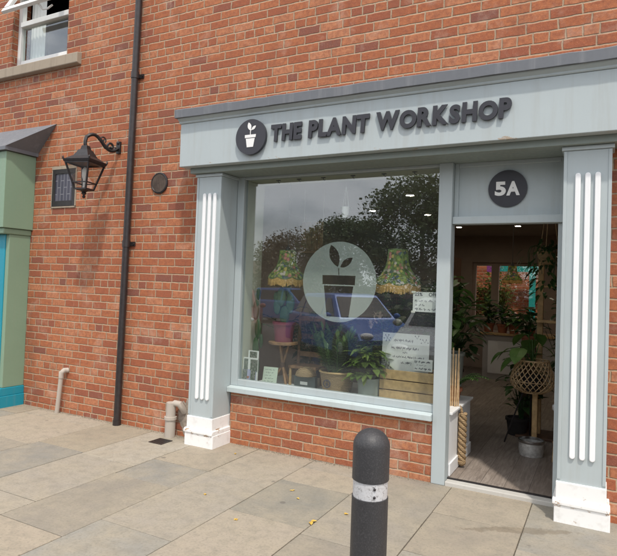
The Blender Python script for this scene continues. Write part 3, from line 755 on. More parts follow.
# the bollard
BX, BY, BH, BR = (3.781, -2.130, 0.678)[0], -2.13, .945, .0795
bo = thing('bollard', 'black domed street bollard with a worn silver band on the pavement', 'bollard', (BX, BY, 0))
kb_ = N('bollard_rubber'); p = kb_.pos()
kb_.l(kb_.mix(kb_.ramp(kb_.noise(p, 180, 4, .75), [(.5, 0.0), (.72, .55)]), (.034, .034, .037), (.11, .107, .11)), kb_.b.inputs['Base Color'])
sc_ = kb_.noise(kb_.scaled(p, 22, 22, 3), 2.0, 6, .7, .8)
kb_.l(kb_.ramp(sc_, [(.35, .42), (.7, .62)]), kb_.b.inputs['Roughness']); kb_.l(kb_.bump(kb_.noise(p, 260, 3, .7), .35, .003), kb_.b.inputs['Normal']); M['bollard'] = kb_.m
MB().lathe([(BR, -.02), (BR, BH-.2915), (BR-.004, BH-.290)], (BX, BY, 0), 40).build('post', M['bollard'], bo, smooth=True)
kb_ = N('silver_band'); p = kb_.pos(); f = kb_.noise(p, 75, 5, .75)
kb_.l(kb_.ramp(f, [(.46, (.62, .63, .65)), (.58, (.52, .52, .53)), (.64, (.09, .09, .09))]), kb_.b.inputs['Base Color']); kb_.b.inputs['Roughness'].default_value = .45; kb_.b.inputs['Metallic'].default_value = .15
kb_.l(kb_.bump(f, .3, .002), kb_.b.inputs['Normal'])
bd = MB().lathe([(BR-.004, BH-.2905), (BR-.0035, BH-.219)], (BX, BY, 0), 40, close=False).build('reflective_band', kb_.m, bo, smooth=True)
ov = MB(); a0 = math.radians(-62)
for i in range(7):
    a = a0+i*.035; b = a+.035; r = BR-.002
    ov.face([(BX+r*math.cos(a), BY+r*math.sin(a), BH-.290), (BX+r*math.cos(b), BY+r*math.sin(b), BH-.290), (BX+r*math.cos(b), BY+r*math.sin(b), BH-.2200), (BX+r*math.cos(a), BY+r*math.sin(a), BH-.2200)])
ov.build('band_overlap', kb_.m, bd)
for z in (BH-.238, BH-.272):
    rv_ = MB().ball((BX+BR*math.cos(a0+.12), BY+BR*math.sin(a0+.12), z), .006, .006, .006)
    rv_.build('rivet', M['black_iron'], bd, smooth=True)
MB().lathe([(BR-.004, BH-.219), (BR+.001, BH-.216), (BR+.001, BH-.075)] + [((BR+.001)*math.cos(t*PI/2/12), BH-.075+.0755*math.sin(t*PI/2/12)) for t in range(1, 12)] + [(.0008, BH+.0005)], (BX, BY, 0), 40).build('domed_cap', M['bollard'], bo, smooth=True)

# grit and dust swept against the foot of the walls and along the joints
gt = MB(); rg = random.Random(31)
def grain(x, y, s):
    P = [(x+s*math.cos(a)*rg.uniform(.6, 1.2), y+s*math.sin(a)*rg.uniform(.6, 1.2), -.001) for a in (0, 2.1, 4.2)]; tp = (x, y, s*rg.uniform(.5, 1.0))
    for i in range(3): gt.face([P[i], P[(i+1) % 3], tp], rg.random())
for _ in range(1900):
    x = rg.uniform(-1.5, 1.15); grain(x, -abs(rg.gauss(0, .028))-.004, rg.uniform(.0015, .0052))
for _ in range(1300):
    x = rg.uniform(1.55, 3.46); grain(x, .083-abs(rg.gauss(0, .026)), rg.uniform(.0015, .0052))
for _ in range(900):
    c0 = rg.choice(cols[9:20]); grain(c0+rg.gauss(0, .008), rg.uniform(-2.7, .0), rg.uniform(.0012, .004))
M['grit'] = leaf_mat('grit', (.10, .085, .065), (.30, .25, .18), .95, .0)
gto = gt.build('grit', M['grit']); gto['kind'] = 'stuff'
# fallen leaves
M['dry'] = plain('dry_yellow_leaf', (.62, .40, .07), .8, var=.3)
for i, (x, y, s, lab) in enumerate([(2.548, -1.338, .03, 'yellow fallen leaf lying far left on the paving'), (2.985, -1.119, .048, 'largest yellow fallen leaf lying on a paving joint'), (2.707, -.807, .028, 'pale yellow fallen leaf on the darker flagstone'),
        (2.613, -.698, .026, 'tiny yellow leaf fragment nearest the brick stall riser'), (3.125, -.884, .03, 'small yellow leaf just left of the bollard'), (2.116, -1.103, .024, 'tiny dry leaf fragment left of the other leaves'), (1.72, -.17, .03, 'pale scrap of leaf by the left pilaster plinth')]):
    b = MB(); r = random.Random(i)
    for q in range(3 if s > .05 else 2):
        a = r.uniform(0, 6.28); b.leaf((x, y, .004), (math.cos(a), math.sin(a), .12), s, s*.6, .2, fold=.4)
    tag(b.build('fallen_leaf', M['dry']), lab, 'leaf', 'fallen leaves on the pavement')

# ================================================================== THE NEIGHBOUR'S SHOPFRONT (left edge)
nb = thing('neighbour_shopfront', 'sage green shopfront with turquoise plinth and lead roof, cut by the left edge', 'shopfront', (-2.5, 0, 0))
NX = -1.49
MB().box(-4.6, NX, -.39, -.001, 2.10, 2.99).build('fascia_box', M['green'], nb, bevel=.005)
MB().box(-4.6, NX-.02, -.365, -.001, 2.03, 2.0985).build('soffit_moulding', M['green'], nb, bevel=.012)
MB().box(NX-.095, NX-.035, -.275, -.001, .23, 2.0285).build('pilaster', M['green'], nb, bevel=.005)
tq = MB().box(NX-.32, NX-.012, -.325, -.001, -.02, .135).profile_x([(-.325, .136), (-.325, .15), (-.312, .175), (-.308, .228), (-.001, .228), (-.001, .136)], NX-.31, NX-.022)
tq.build('plinth', M['teal'], nb, bevel=.006)
wn_ = MB().box(NX-.42, NX-.096, -.285, -.2, .3, 2.028).box(-4.5, NX-.42, -.30, -.2, .3, .42).box(-4.5, NX-.42, -.30, -.2, 1.93, 2.028).box(-3.1, -3.0, -.3, -.2, .42, 1.93)
wn_.build('window_frame', M['teal'], nb, bevel=.006)
MB().box(-4.5, NX-.42, -.25, -.245, .42, 1.93).build('window_pane', M['glass'], nb)
MB().box(-4.6, NX-.301, -.29, -.001, -.02, .299).build('stall_panel', M['green'], nb)
MB().box(-4.5, NX-.42, -.05, -.01, .42, 1.93).build('blind', M['dark'], nb)
lr = MB(); ex = NX+.035
A = (ex, -.001, 3.035); Bp = (-1.147, -.001, 3.37); D = (ex, -.43, 3.035); E_ = (-4.7, -.43, 3.035); F = (-4.7, -.001, 3.37)
A2 = (ex, -.001, 2.995); D2 = (ex, -.43, 2.995); E2 = (-4.7, -.43, 2.995)
lr.face([E_, D, Bp, F]).face([D, A, Bp]).face([E2, D2, D, E_]).face([D2, A2, A, D]).face([E2, (-4.7, -.001, 2.995), A2, D2])
lr.face([(-4.7, -.001, 2.995), E2, E_, F])
lr.build('lead_roof', M['lead'], nb)

# ================================================================== IN THE SHOP WINDOW
DZ = .556                                                       # display deck
dk = thing('display_plinth', 'white boxed display platform behind the shop window with its end showing in the doorway', 'display platform', (2.5, .4, 0))
MB().box(1.53, 3.562, .242, 1.0, .04, DZ-.022).box(3.4575, 3.562, .195, .2415, .04, DZ-.022).build('carcass', M['white_paint'], dk)
MB().box(1.53, 3.45, .165, 1.02, DZ-.02, DZ).box(3.4505, 3.585, .1955, 1.02, DZ-.02, DZ).build('deck_board', M['white_paint'], dk, bevel=.004)
MB().box(3.563, 3.578, .195, 1.0, .04, .14).build('skirting', M['white_paint'], dk, bevel=.003)

rp = random.Random(21)
def pot(parent, c, r0, r1, h, mat, rim=.012, name='pot', n=28):
    x, y, z = c
    MB().lathe([(r0, 0), (r0+(r1-r0)*.5, h*.5), (r1, h-.03), (r1+rim, h-.028), (r1+rim, h), (r1-.008, h), (r1-.012, h-.03), (.001, h-.03)], c, n).build(name, mat, parent, smooth=True)
    MB().lathe([(r1-.013, h-.026), (.001, h-.02)], c, n, close=False).build('soil', M['soil'], parent)
def bushy(parent, c, rad, hgt, n, L, Wd, mat, droop=.6, up=.45, name='foliage', spread=1.0, stem=True, rr=rp):
    b = MB(); sm = MB(); x, y, z = c
    for i in range(n):
        a = rr.uniform(0, 2*PI); t = rr.random()**.6; q = Vector((x+rad*spread*t*math.cos(a)*rr.uniform(.3, 1), y+rad*spread*t*math.sin(a)*rr.uniform(.3, 1), z+hgt*rr.uniform(.12, .95)*(1-.35*t)))
        d = Vector((math.cos(a)*rr.uniform(.4, 1), math.sin(a)*rr.uniform(.4, 1), up*rr.uniform(-.4, 1.6)))
        b.leaf(q, d, L*rr.uniform(.6, 1.15), Wd*rr.uniform(.7, 1.15), droop*rr.uniform(.4, 1.3), tint=rr.uniform(.05, .98))
        if stem and i % 2 == 0: sm.tube([(x+rr.uniform(-.02, .02), y+rr.uniform(-.02, .02), z-.01), tuple((q+Vector((x, y, z)))/2+Vector((0, 0, .03))), tuple(q)], .0028, 4, cap=False)
    b.build(name, mat, parent)
    if stem and sm.v: sm.build('stems', M['leaf_dark'], parent)
def straps(parent, c, n, L, Wd, mat, droop=1.3, up=(1.0, 2.4), name='foliage', rr=rp, shape=(.35, .9, 1, .8, .5, 0)):
    b = MB()
    for i in range(n):
        a = rr.uniform(0, 2*PI); b.leaf((c[0]+rr.uniform(-.015, .015), c[1]+rr.uniform(-.015, .015), c[2]), (math.cos(a), math.sin(a), rr.uniform(*up)), L*rr.uniform(.6, 1.1), Wd, droop*rr.uniform(.4, 1.3), tint=rr.uniform(.05, .95), shape=shape)
    b.build(name, mat, parent)
def pinnate(parent, c, n, L, mat, lean=.5, rr=rp, amin=0, amax=6.28, lw=.022, ll=.12, droop=.9):
    b = MB(); sm = MB()
    for i in range(n):
        a = rr.uniform(amin, amax); d = Vector((math.cos(a)*lean, math.sin(a)*lean, rr.uniform(.8, 1.3))).normalized(); p = Vector(c); pts = [tuple(p)]
        l = L*rr.uniform(.7, 1.1); N_ = 14
        for s in range(N_):
            d = (d - Vector((0, 0, droop/N_*(.3+s/N_)*1.6))).normalized(); p = p + d*l/N_; pts.append(tuple(p))
            if s > 2:
                side = d.cross(Vector((0, 0, 1))); side.normalize()
                for sg_ in (-1, 1): b.leaf(p, side*sg_ + d*.7 + Vector((0, 0, .15)), ll*(1-.5*abs(s/N_-.5)), lw, .5, tint=rr.uniform(.1, .95), shape=(0, 1, .7, 0))
        sm.tube(pts, .003, 4, cap=False)
    b.build('fronds', mat, parent); sm.build('stems', M['leaf_dark'], parent)

# floral lampshades with fringe
k = N('floral_fabric'); p = k.pos()
vo = k.n('TexVoronoi', i_Scale=34.0); k.l(p, vo.inputs['Vector']); vs = k.n('SeparateXYZ'); k.l(vo.outputs['Color'], vs.inputs[0])
c = k.ramp(vs.outputs[0], [(0.0, (.12, .19, .06)), (.16, (.28, .42, .10)), (.34, (.42, .48, .11)), (.5, (.74, .58, .18)), (.62, (.72, .30, .24)), (.74, (.80, .68, .55)), (.86, (.13, .17, .20)), (.94, (.50, .58, .22))], 'CONSTANT')
c = k.mix(k.ramp(vo.outputs['Distance'], [(.45, 0.0), (.65, .6)]), c, (.12, .15, .05))
k.l(c, k.b.inputs['Base Color']); k.b.inputs['Roughness'].default_value = .85; M['floral'] = k.m
M['fringe'] = plain('amber_fringe', (.85, .50, .17), .9, var=.25, scale=60)
M['trim'] = plain('green_braid', (.22, .30, .12), .9, var=.3)
def lampshade(cx, cy, zt, label, s=1.0, ceil=2.63, group='floral lampshades hanging in the window', detail=True):
    t = thing('hanging_lampshade', label, 'lampshade', (cx, cy, zt), 0, group)
    H = .30*s; prof = [(.085, 0), (.088, -.04), (.094, -.10), (.112, -.16), (.145, -.215), (.185, -.26)]
    n = 48; b = MB(); rows = []
    for r, z in prof: rows.append([(cx+r*s*(1+.03*math.cos(8*2*PI*j/n))*math.cos(2*PI*j/n), cy+r*s*(1+.03*math.cos(8*2*PI*j/n))*math.sin(2*PI*j/n), zt+z*s) for j in range(n)])
    rows.append([(cx+.205*s*math.cos(2*PI*j/n), cy+.205*s*math.sin(2*PI*j/n), zt-(.285+.024*abs(math.sin(4*2*PI*j/n)))*s) for j in range(n)])
    for A_, B_ in zip(rows[:-1], rows[1:]):
        for j in range(n): b.face([B_[j], B_[(j+1) % n], A_[(j+1) % n], A_[j]])
    b.build('fabric_shade', M['floral'], t, smooth=True)
    tr = MB(); q = rows[-1]; tr.tube([*q, q[0]], .006*s, 5, cap=False)
    if detail:
        tr.tube([*rows[0], rows[0][0]], .006*s, 5, cap=False)
        for a in range(8):
            j = a*6; tr.tube([rows[i][j] for i in range(7)], .0045*s, 5, cap=False)
    tr.build('braid_trim', M['trim'], t, smooth=True)
    fg = MB(); m = 150 if detail else 60
    for j in range(m):
        a = 2*PI*j/m; e = .285+.024*abs(math.sin(4*a)); r = .205*s; ln = rp.uniform(.070, .084)*s; wd = 2*PI*r/m*.62
        tx, ty = -math.sin(a)*wd, math.cos(a)*wd; x, y = cx+r*math.cos(a), cy+r*math.sin(a); z = zt-e*s; o_ = rp.uniform(-.006, .006)
        fg.face([(x-tx, y-ty, z), (x+tx, y+ty, z), (x+tx*1.1+o_, y+ty*1.1+o_, z-ln), (x-tx*1.1+o_, y-ty*1.1+o_, z-ln)])
    fg.build('fringe', M['fringe'], t)
    cd_ = MB().tube([(cx, cy, zt-.02), (cx, cy, ceil)], .004, 6).lathe([(.022, zt-.02), (.022, zt+.03), (.008, zt+.05)], (cx, cy, 0), 12)
    for a in range(3): cd_.tube([(cx, cy, zt-.003), (cx+.085*s*math.cos(a*2.1), cy+.085*s*math.sin(a*2.1), zt-.003)], .003, 5)
    cd_.build('cord', M['black_iron'], t, smooth=True)
    return t
p1, p2 = (1.850, 0.420, 1.892), (3.002, 0.420, 1.905)
lampshade(p1[0], .42, p1[2], 'floral lampshade with amber fringe hanging above the potted cactus', .92)
lampshade(p2[0], .42, p2[2], 'floral lampshade with amber fringe hanging above the wooden crate', 1.03)
p3 = (3.491, 4.000, 1.927)
lampshade(p3[0], 4.0, p3[2], 'small dark lampshade hanging deep inside before the rear window', .66, group='lampshades deeper in the shop', detail=False)

# tripod stool with potted cactus
q = (1.848, 0.400, 0.988); SX, SY, SZ = q[0], .40, q[2]
ts = thing('tripod_stool', 'wooden tripod plant stool with a round top in the window', 'stool', (SX, SY, DZ))
MB().lathe([(.12, SZ-.028), (.148, SZ-.024), (.15, SZ-.004), (.145, SZ), (.001, SZ)], (SX, SY, 0), 32).build('seat', M['wood'], ts, smooth=True)
for a in (3.5, 5.6, 1.45):
    ca, sa = math.cos(a), math.sin(a)
    MB().tube([(SX-.055*ca, SY-.055*sa, SZ-.026), (SX, SY, DZ+.20), (SX+.115*ca, SY+.115*sa, DZ+.002)], [.012, .014, .013], 10).build('leg', M['wood'], ts, smooth=True)
MB().lathe([(.026, DZ+.175), (.030, DZ+.20), (.026, DZ+.225)], (SX, SY, 0), 14).build('collar', M['dark_wood'], ts, smooth=True)
pc = thing('potted_cactus', 'lobed green cactus in a dark pink pot on the tripod stool', 'cactus', (SX, SY, SZ))
M['pink_pot'] = plain('dark_pink_pot', (.23, .045, .075), .5, var=.1); M['terracotta'] = plain('terracotta', (.40, .15, .08), .8, var=.15)
pot(pc, (SX, SY, SZ+.001), .088, .108, .195, M['pink_pot'], .010)
cb_ = MB(); zc = SZ+.185
for (dx, dy, dz, rx, rz, tl) in [(0, 0, .075, .055, .10, 0), (-.085, .0, .16, .045, .085, .5), (.055, .01, .20, .05, .11, -.2), (-.03, -.02, .26, .05, .10, .2), (.01, .03, .33, .04, .07, 0), (-.105, .02, .25, .04, .06, .3)]:
    cb_.ball((SX+dx, SY+dy, zc+dz), rx, .026, rz, 14, 10, rp.uniform(.2, .9))
cb_.build('pads', M['cactus'], pc, smooth=True)

# prickly pear against the left reveal
pr_ = thing('prickly_pear', 'tall dark green prickly pear standing at the left end of the window', 'cactus', (1.60, .24, DZ))
pot(pr_, (1.585, .235, DZ), .04, .045, .09, M['terracotta'])
pp_ = MB()
for (u, v, rx, rz) in [(249,362,.045,.105), (247,336,.05,.11), (251,318,.05,.10), (246,300,.048,.10), (253,288,.03,.06), (256,334,.03,.07)]:
    g = {(249,362): (1.653, 0.225, 0.745), (247,336): (1.634, 0.225, 0.920), (251,318): (1.655, 0.225, 1.108), (246,300): (1.623, 0.225, 1.293), (253,288): (1.645, 0.225, 1.452), (256,334): (1.695, 0.225, 0.993)}[(u, v)]
    pp_.ball((g[0], .225, g[2]), rx*.75, .018, rz, 14, 10, rp.uniform(0, .5))
pp_.build('pads', M['leaf_dark'], pr_, smooth=True)

# cards and leaflets at the left end of the window
def board(name, label, cat, x, y, wd, ht, lean, rot, mat, pics, group=None, z=DZ):
    t = thing(name, label, cat, (x, y, z), 0, group)
    R_ = Matrix.Rotation(rot, 4, 'Z') @ Matrix.Rotation(-lean, 4, 'X'); o = Vector((x, y, z))
    def P(a, b, c): return tuple(o + R_ @ Vector((a, b, c)))
    def sl(x0, x1, z0, z1, y0, y1, m_, nm):
        MB().hexa([P(x0, y0, z0), P(x1, y0, z0), P(x1, y1, z0), P(x0, y1, z0), P(x0, y0, z1), P(x1, y0, z1), P(x1, y1, z1), P(x0, y1, z1)]).build(nm, m_, t)
    sl(-wd/2, wd/2, 0, ht, 0, .004, mat, 'card')
    for (x0, x1, z0, z1, mm) in pics: sl((x0-.5)*wd, (x1-.5)*wd, z0*ht, z1*ht, -.0012, 0, mm, 'printed_picture')
    return t, P
k = N('printed_photo'); p = k.pos(); vo = k.n('TexVoronoi', i_Scale=75.0); k.l(p, vo.inputs['Vector']); b_ = k.n('RGBToBW'); k.l(vo.outputs['Color'], b_.inputs[0])
k.l(k.ramp(b_.outputs[0], [(.2, (.07, .10, .06)), (.4, (.12, .15, .10)), (.6, (.16, .16, .13)), (.8, (.26, .27, .22))]), k.b.inputs['Base Color']); M['photo'] = k.m
M['lilac'] = plain('lilac_print', (.42, .42, .60), .6, var=.06, bump=0); M['pale_green_card'] = plain('pale_green_card', (.62, .70, .58), .7, var=.05, bump=0)
q = (1.564, 0.240, 0.556); board('leaflet', 'lilac and white leaflet with photographs at the far left of the window', 'leaflet', q[0]+.03, .172, .165, .155, .1, 0, M['lilac'], [(.03, .38, .35, .95, M['photo']), (.62, .97, .3, .95, M['photo'])], 'leaflets at the left of the window')
q = (1.566, 0.280, 0.710); board('leaflet', 'white leaflet with two photographs stacked behind the lilac leaflet', 'leaflet', q[0]+.035, .182, .18, .27, .04, 0, M['paper'], [(.1, .36, .55, .95, M['photo']), (.52, .98, .5, .94, M['photo'])], 'leaflets at the left of the window')
q = (1.559, 0.320, 0.805); board('leaflet', 'white leaflet tilted at the top of the leaflet stack', 'leaflet', q[0]+.07, .192, .12, .34, .03, 0, M['paper'], [(.15, .85, .78, .97, M['photo'])], 'leaflets at the left of the window')
q = (1.773, 0.270, 0.537); t, P = board('price_card', 'plain pale green card propped below the cactus pot', 'card', q[0], .27, .155, .185, .22, .1, M['pale_green_card'], [])
def scribble(b, P, x0, x1, z, h, seed, th=.0016, dens=1.0):
    r = random.Random(seed); x = x0
    while x < x1:
        wl_ = min(r.uniform(.014, .042)/dens, x1-x); n = max(3, int(wl_/.0032)); pts = []
        for i in range(n+1): pts.append((x+wl_*i/n, z + (h*r.uniform(.25, 1.0) if i % 2 else h*r.uniform(-.2, .2)) - (h*.5 if r.random() < .08 else 0)))
        for (xa, za), (xb2, zb) in zip(pts[:-1], pts[1:]):
            d = math.hypot(xb2-xa, zb-za) or 1; nx, nz_ = -(zb-za)/d*th/2, (xb2-xa)/d*th/2
            b.face([P(xa-nx, -.0008, za-nz_), P(xb2-nx, -.0008, zb-nz_), P(xb2+nx, -.0008, zb+nz_), P(xa+nx, -.0008, za+nz_)])
        x += wl_+r.uniform(.008, .014)
b = MB()
for i in range(5): scribble(b, P, -.06+.01*(i % 2), .05-.012*(i % 3), .155-.028*i, .009, i)
b.build('writing', M['ink'], t)

# ladder-back chair frame with dark storage box and a rounded wicker basket
q0, q1 = (1.900, 0.560, 0.469), (2.171, 0.560, 0.502); cx0, cx1 = q0[0], q1[0]
ch = thing('display_chair', 'small wooden ladder back chair behind the tripod stool', 'chair', ((cx0+cx1)/2, .58, DZ))
zt_ = (2.003, 0.560, 1.325)[2]
for x in (cx0, cx1): 
    MB().tube([(x, .62, DZ+.001), (x, .64, zt_)], .016, 8).build('back_post', M['wood'], ch, smooth=True)
for zz_ in (.30, .48, .66): MB().bar((cx0, .63, DZ+zz_), (cx1, .63, DZ+zz_), .05, .014).build('back_rail', M['wood'], ch)
zs_ = (2.058, 0.500, 0.754)[2]
MB().box(cx0-.02, cx1+.02, .45, .66, zs_-.03, zs_).build('seat', M['wood'], ch, bevel=.005)
for x in (cx0, cx1): MB().tube([(x, .47, DZ+.001), (x, .47, zs_-.03)], .015, 8).build('leg', M['pale_wood'], ch, smooth=True)
q0, q1 = (1.982, 0.430, 0.509), (2.214, 0.430, 0.536)
M['grey_box'] = plain('grey_green_box', (.085, .105, .10), .7, var=.12)
sbx = thing('storage_box', 'dark grey box with a small white label standing in front of the chair', 'box', ((q0[0]+q1[0])/2, .43, DZ))
MB().box(q0[0], q1[0], .40, .455, DZ+.001, DZ+.115).build('body', M['grey_box'], sbx, bevel=.006)
MB().box(q0[0]+.07, q0[0]+.15, .3985, .3998, DZ+.03, DZ+.06).build('label_plate', M['paper'], sbx)
wb = thing('wicker_bowl', 'small upturned domed wicker bowl on the dark grey box', 'bowl', ((q0[0]+q1[0])/2, .43, DZ+.116))
k = N('wicker'); p = k.pos(); wv = k.n('TexWave', wave_type='BANDS', bands_direction='Z', i_Scale=26.0, i_Distortion=3.0); k.l(p, wv.inputs['Vector'])
k.l(k.mix(wv.outputs['Fac'], (.24, .15, .075), (.50, .36, .20)), k.b.inputs['Base Color']); k.b.inputs['Roughness'].default_value = .8; k.l(k.bump(wv.outputs['Fac'], .8, .006), k.b.inputs['Normal']); M['wicker'] = k.m
MB().lathe([(.105, 0)] + [(.105*math.cos(t*PI/16), .085*math.sin(t*PI/16)) for t in range(1, 8)] + [(.001, .085)], ((q0[0]+q1[0])/2, .43, DZ+.117), 28).build('weave', M['wicker'], wb, smooth=True)

# woven basket planter with glossy plant
q = (2.438, 0.400, 0.624); BX2, BY2 = q[0], .42
bk = thing('basket_planter', 'wide woven straw basket holding a glossy dark green plant', 'planter', (BX2, BY2, DZ))
MB().lathe([(.128, 0), (.145, .06), (.158, .15), (.166, .19), (.160, .198), (.150, .19), (.148, .15), (.001, .15)], (BX2, BY2, DZ+.001), 40).build('basket', M['wicker'], bk, smooth=True)
MB().tube([(BX2+.166*math.cos(a), BY2+.166*math.sin(a), DZ+.195) for a in [2*PI*i/40 for i in range(41)]], .010, 7, cap=False).build('basket_rim', M['pale_wood'], bk, smooth=True)
bl = MB(); 
for i in range(24):
    a0_, a1_ = 2*PI*i/24, 2*PI*(i+1)/24
me = curve_mesh([circ(.038, 28), *[circ(.029, 28)]] + emblem(.034)[:2] + emblem(.034)[3:], .002)
mesh_obj('printed_mark', me, M['ink'], bk, (BX2-.03, BY2-.159, DZ+.095))
b = MB(); sm = MB()
for i in range(38):
    a = rp.uniform(0, 6.28); l = rp.uniform(.22, .46); d = Vector((math.cos(a)*rp.uniform(.1, .55), math.sin(a)*rp.uniform(.1, .5), 1)).normalized(); p0 = Vector((BX2+.07*math.cos(a), BY2+.07*math.sin(a), DZ+.16))
    sm.tube([tuple(p0), tuple(p0+d*l)], [.007, .004], 6)
    s_ = d.cross(Vector((math.sin(a*3), math.cos(a*3), 0))).normalized()
    for j in range(8):
        for sg_ in (-1, 1): b.leaf(p0+d*l*(.22+.78*j/8), s_*sg_+d*.75, .095, .042, .25, tint=rp.uniform(.1, .95))
    b.leaf(p0+d*l, d, .09, .04, .1, tint=.8)
b.build('foliage', M['leaf_bright'], bk); sm.build('stems', M['leaf'], bk)

# grey pot with leafy plant
q = (2.773, 0.400, 0.598); GX, GY = q[0], .40
gpl = thing('potted_plant', 'bright leafy bushy plant in a pale grey pot beside the crate', 'plant', (GX, GY, DZ), 0, 'potted plants in the window')
M['grey_pot'] = plain('grey_pot', (.34, .37, .33), .6, var=.06)
pot(gpl, (GX, GY, DZ+.001), .100, .110, .175, M['grey_pot'], .006)
bushy(gpl, (GX-.03, GY-.02, DZ+.15), .20, .40, 200, .135, .066, M['leaf_lime'], .8, .35)
# tall arching plants in the middle
for (u, x, y, L, n, lab, mt) in [(0, (1.942, 0.700, 0.988)[0], .75, .75, 9, 'tall arching palm with thin fronds behind the basket planter', 'leaf_dark'), (1, (2.647, 0.750, 1.138)[0], .72, .52, 8, 'feathery palm behind the grey pot', 'leaf')]:
    t = thing('potted_palm', lab, 'plant', (x, y, DZ), 0, 'potted plants in the window'); pot(t, (x, y, DZ+.001), .08, .10, .17, M['terracotta']); pinnate(t, (x, y, DZ+.15), n+5, L, M[mt])
# flowering sprig left of sign
q = (2.822, 0.600, 1.271); t = thing('orchid_plant', 'tall orchid with pale flowers behind the handwritten sign', 'plant', (q[0], .6, DZ), 0, 'potted plants in the window')
pot(t, (q[0], .6, DZ+.001), .06, .075, .14, M['grey_pot']); straps(t, (q[0], .6, DZ+.14), 7, .26, .05, M['leaf'], 1.2, (.4, 1.2))
MB().tube([(q[0], .6, DZ+.14), (q[0]+.02, .6, DZ+.45), (q[0]-.03, .58, q[2]+.02), (q[0]-.12, .55, q[2]-.02)], .005, 6).build('flower_stem', M['leaf'], t, smooth=True)
fb = MB()
for i in range(6):
    o_ = Vector((q[0]-.03-.022*i+.02*(i % 2), .565, q[2]+.03-.02*i*(i > 2)))
    for j in range(5): fb.leaf(o_, (math.cos(j*1.257+i), -.25, math.sin(j*1.257+i)), .04, .032, .1, shape=(.2, .9, 1, .6, 0))
M['petal'] = plain('pale_petal', (.66, .50, .42), .6); fb.build('flowers', M['petal'], t)

# slatted crate with the handwritten signs
q0, q1 = (2.886, 0.360, 0.591), (3.388, 0.360, 0.567); kx0, kx1 = q0[0], q1[0]-.005
cr_ = thing('slatted_crate', 'pale wooden slatted crate at the right end of the window', 'crate', ((kx0+kx1)/2, .42, DZ))
for i in range(3):
    z0_ = DZ+.006+i*.092
    MB().box(kx0, kx1, .355, .368, z0_, z0_+.083).build('front_slat', M['pale_wood'], cr_, bevel=.003)
    MB().box(kx0, kx1, .62, .633, z0_, z0_+.083).build('back_slat', M['pale_wood'], cr_, bevel=.003)
    for x in (kx0+.014, kx1-.027): MB().box(x, x+.013, .3685, .6195, z0_, z0_+.083).build('end_slat', M['pale_wood'], cr_, bevel=.003)
for x in (kx0+.028, kx1-.062):
    for y in (.3685, .585): MB().box(x, x+.034, y, y+.034, DZ+.002, DZ+.272).build('corner_post', M['pale_wood'], cr_)
MB().box(kx0+.07, kx1-.07, .40, .58, DZ+.24, DZ+.262).build('packing', M['wicker'], cr_)
q0, q1, q2 = (2.881, 0.400, 0.837), (3.316, 0.400, 0.837), (2.871, 0.400, 1.154)
hs, P = board('handwritten_sign', 'large white handwritten sign standing on the wooden crate', 'sign', (q0[0]+q1[0])/2, .405, q1[0]-q0[0], q2[2]-q0[2]+.03, .06, 0, M['paper'], [], z=q0[2]-.03)
b = MB(); HW, HH = (q1[0]-q0[0]), q2[2]-q0[2]+.03
for i, (xa, xb2, zf) in enumerate([(-.25, .16, .80), (-.30, .28, .60), (-.05, .07, .50), (-.26, .40, .375), (-.08, .14, .235)]): scribble(b, P, xa*HW, xb2*HW, zf*HH, .022, 40+i, .0026, .75)
for (ox, oz, n) in [(-.40, .86, 6), (.24, .88, 3), (.40, .80, 4), (-.40, .2, 8), (-.36, .09, 6)]:
    for j in range(n):
        a = j*1.1; x0_, z0_ = ox*HW, oz*HH; x1_, z1_ = x0_+.03*math.cos(a), z0_+.03*math.sin(a)
        b.face([P(x0_, -.0008, z0_), P(x0_+.003, -.0008, z0_), P(x1_+.003, -.0008, z1_), P(x1_, -.0008, z1_)]); b.face([P(x1_-.005, -.0009, z1_), P(x1_, -.0009, z1_-.006), P(x1_+.006, -.0009, z1_), P(x1_, -.0009, z1_+.008)])
b.build('writing', M['ink'], hs)
q0, q1, q2 = (3.191, 0.370, 0.837), (3.360, 0.370, 0.841), (3.187, 0.370, 0.941)
h2, P = board('handwritten_card', 'small white handwritten card overlapping the large sign on the crate', 'card', (q0[0]+q1[0])/2, .375, q1[0]-q0[0], q2[2]-q0[2], .05, 0, M['paper'], [], z=q1[2])
b = MB(); scribble(b, P, -.075, .07, .075, .016, 71, .0034); scribble(b, P, -.06, .03, .048, .008, 72, .002); scribble(b, P, -.07, .075, .016, .016, 73, .0034); b.build('writing', M['ink'], h2)
q0, q1 = (3.244, 0.118, 1.369), (3.430, 0.118, 1.535); q1 = (3.452, q1[1], q1[2])
nw, P = board('window_notice', 'white notice with 25% OFF taped to the glass beside the door post', 'notice', (q0[0]+q1[0])/2, .1345, q1[0]-q0[0], q1[2]-q0[2], 0, 0, M['paper'], [], z=q0[2])
nb_w, nb_h = q1[0]-q0[0], q1[2]-q0[2]
for txt, xo, zo, hh in (('25%', -.43, .80, .032), ('OFF', .14, .80, .032)):
    me = text_mesh(txt, .01, .006)
    for v in me.vertices: v.co = (v.co.x*hh*1.25, v.co.y*.1, v.co.z*hh*1.25)
    mesh_obj('lettering', me, M['ink'], nw, (((q0[0]+q1[0])/2)+xo*nb_w, .1332, q0[2]+zo*nb_h))
b = MB()
for i, (xa, xb2, zf) in enumerate([(-.42, .46, .52), (-.40, -.02, .31), (-.42, .47, .10)]): scribble(b, P, xa*nb_w, xb2*nb_w, zf*nb_h, .018, 90+i, .0022)
b.build('writing', M['ink'], nw)
M['tape'] = plain('clear_tape', (.70, .68, .58), .3, bump=0)
for zt in (.93, -.06): MB().box(q0[0]-.012, q0[0]+.022, .1295, .1335, q0[2]+zt*nb_h, q0[2]+zt*nb_h+.018).build('tape', M['tape'], nw)

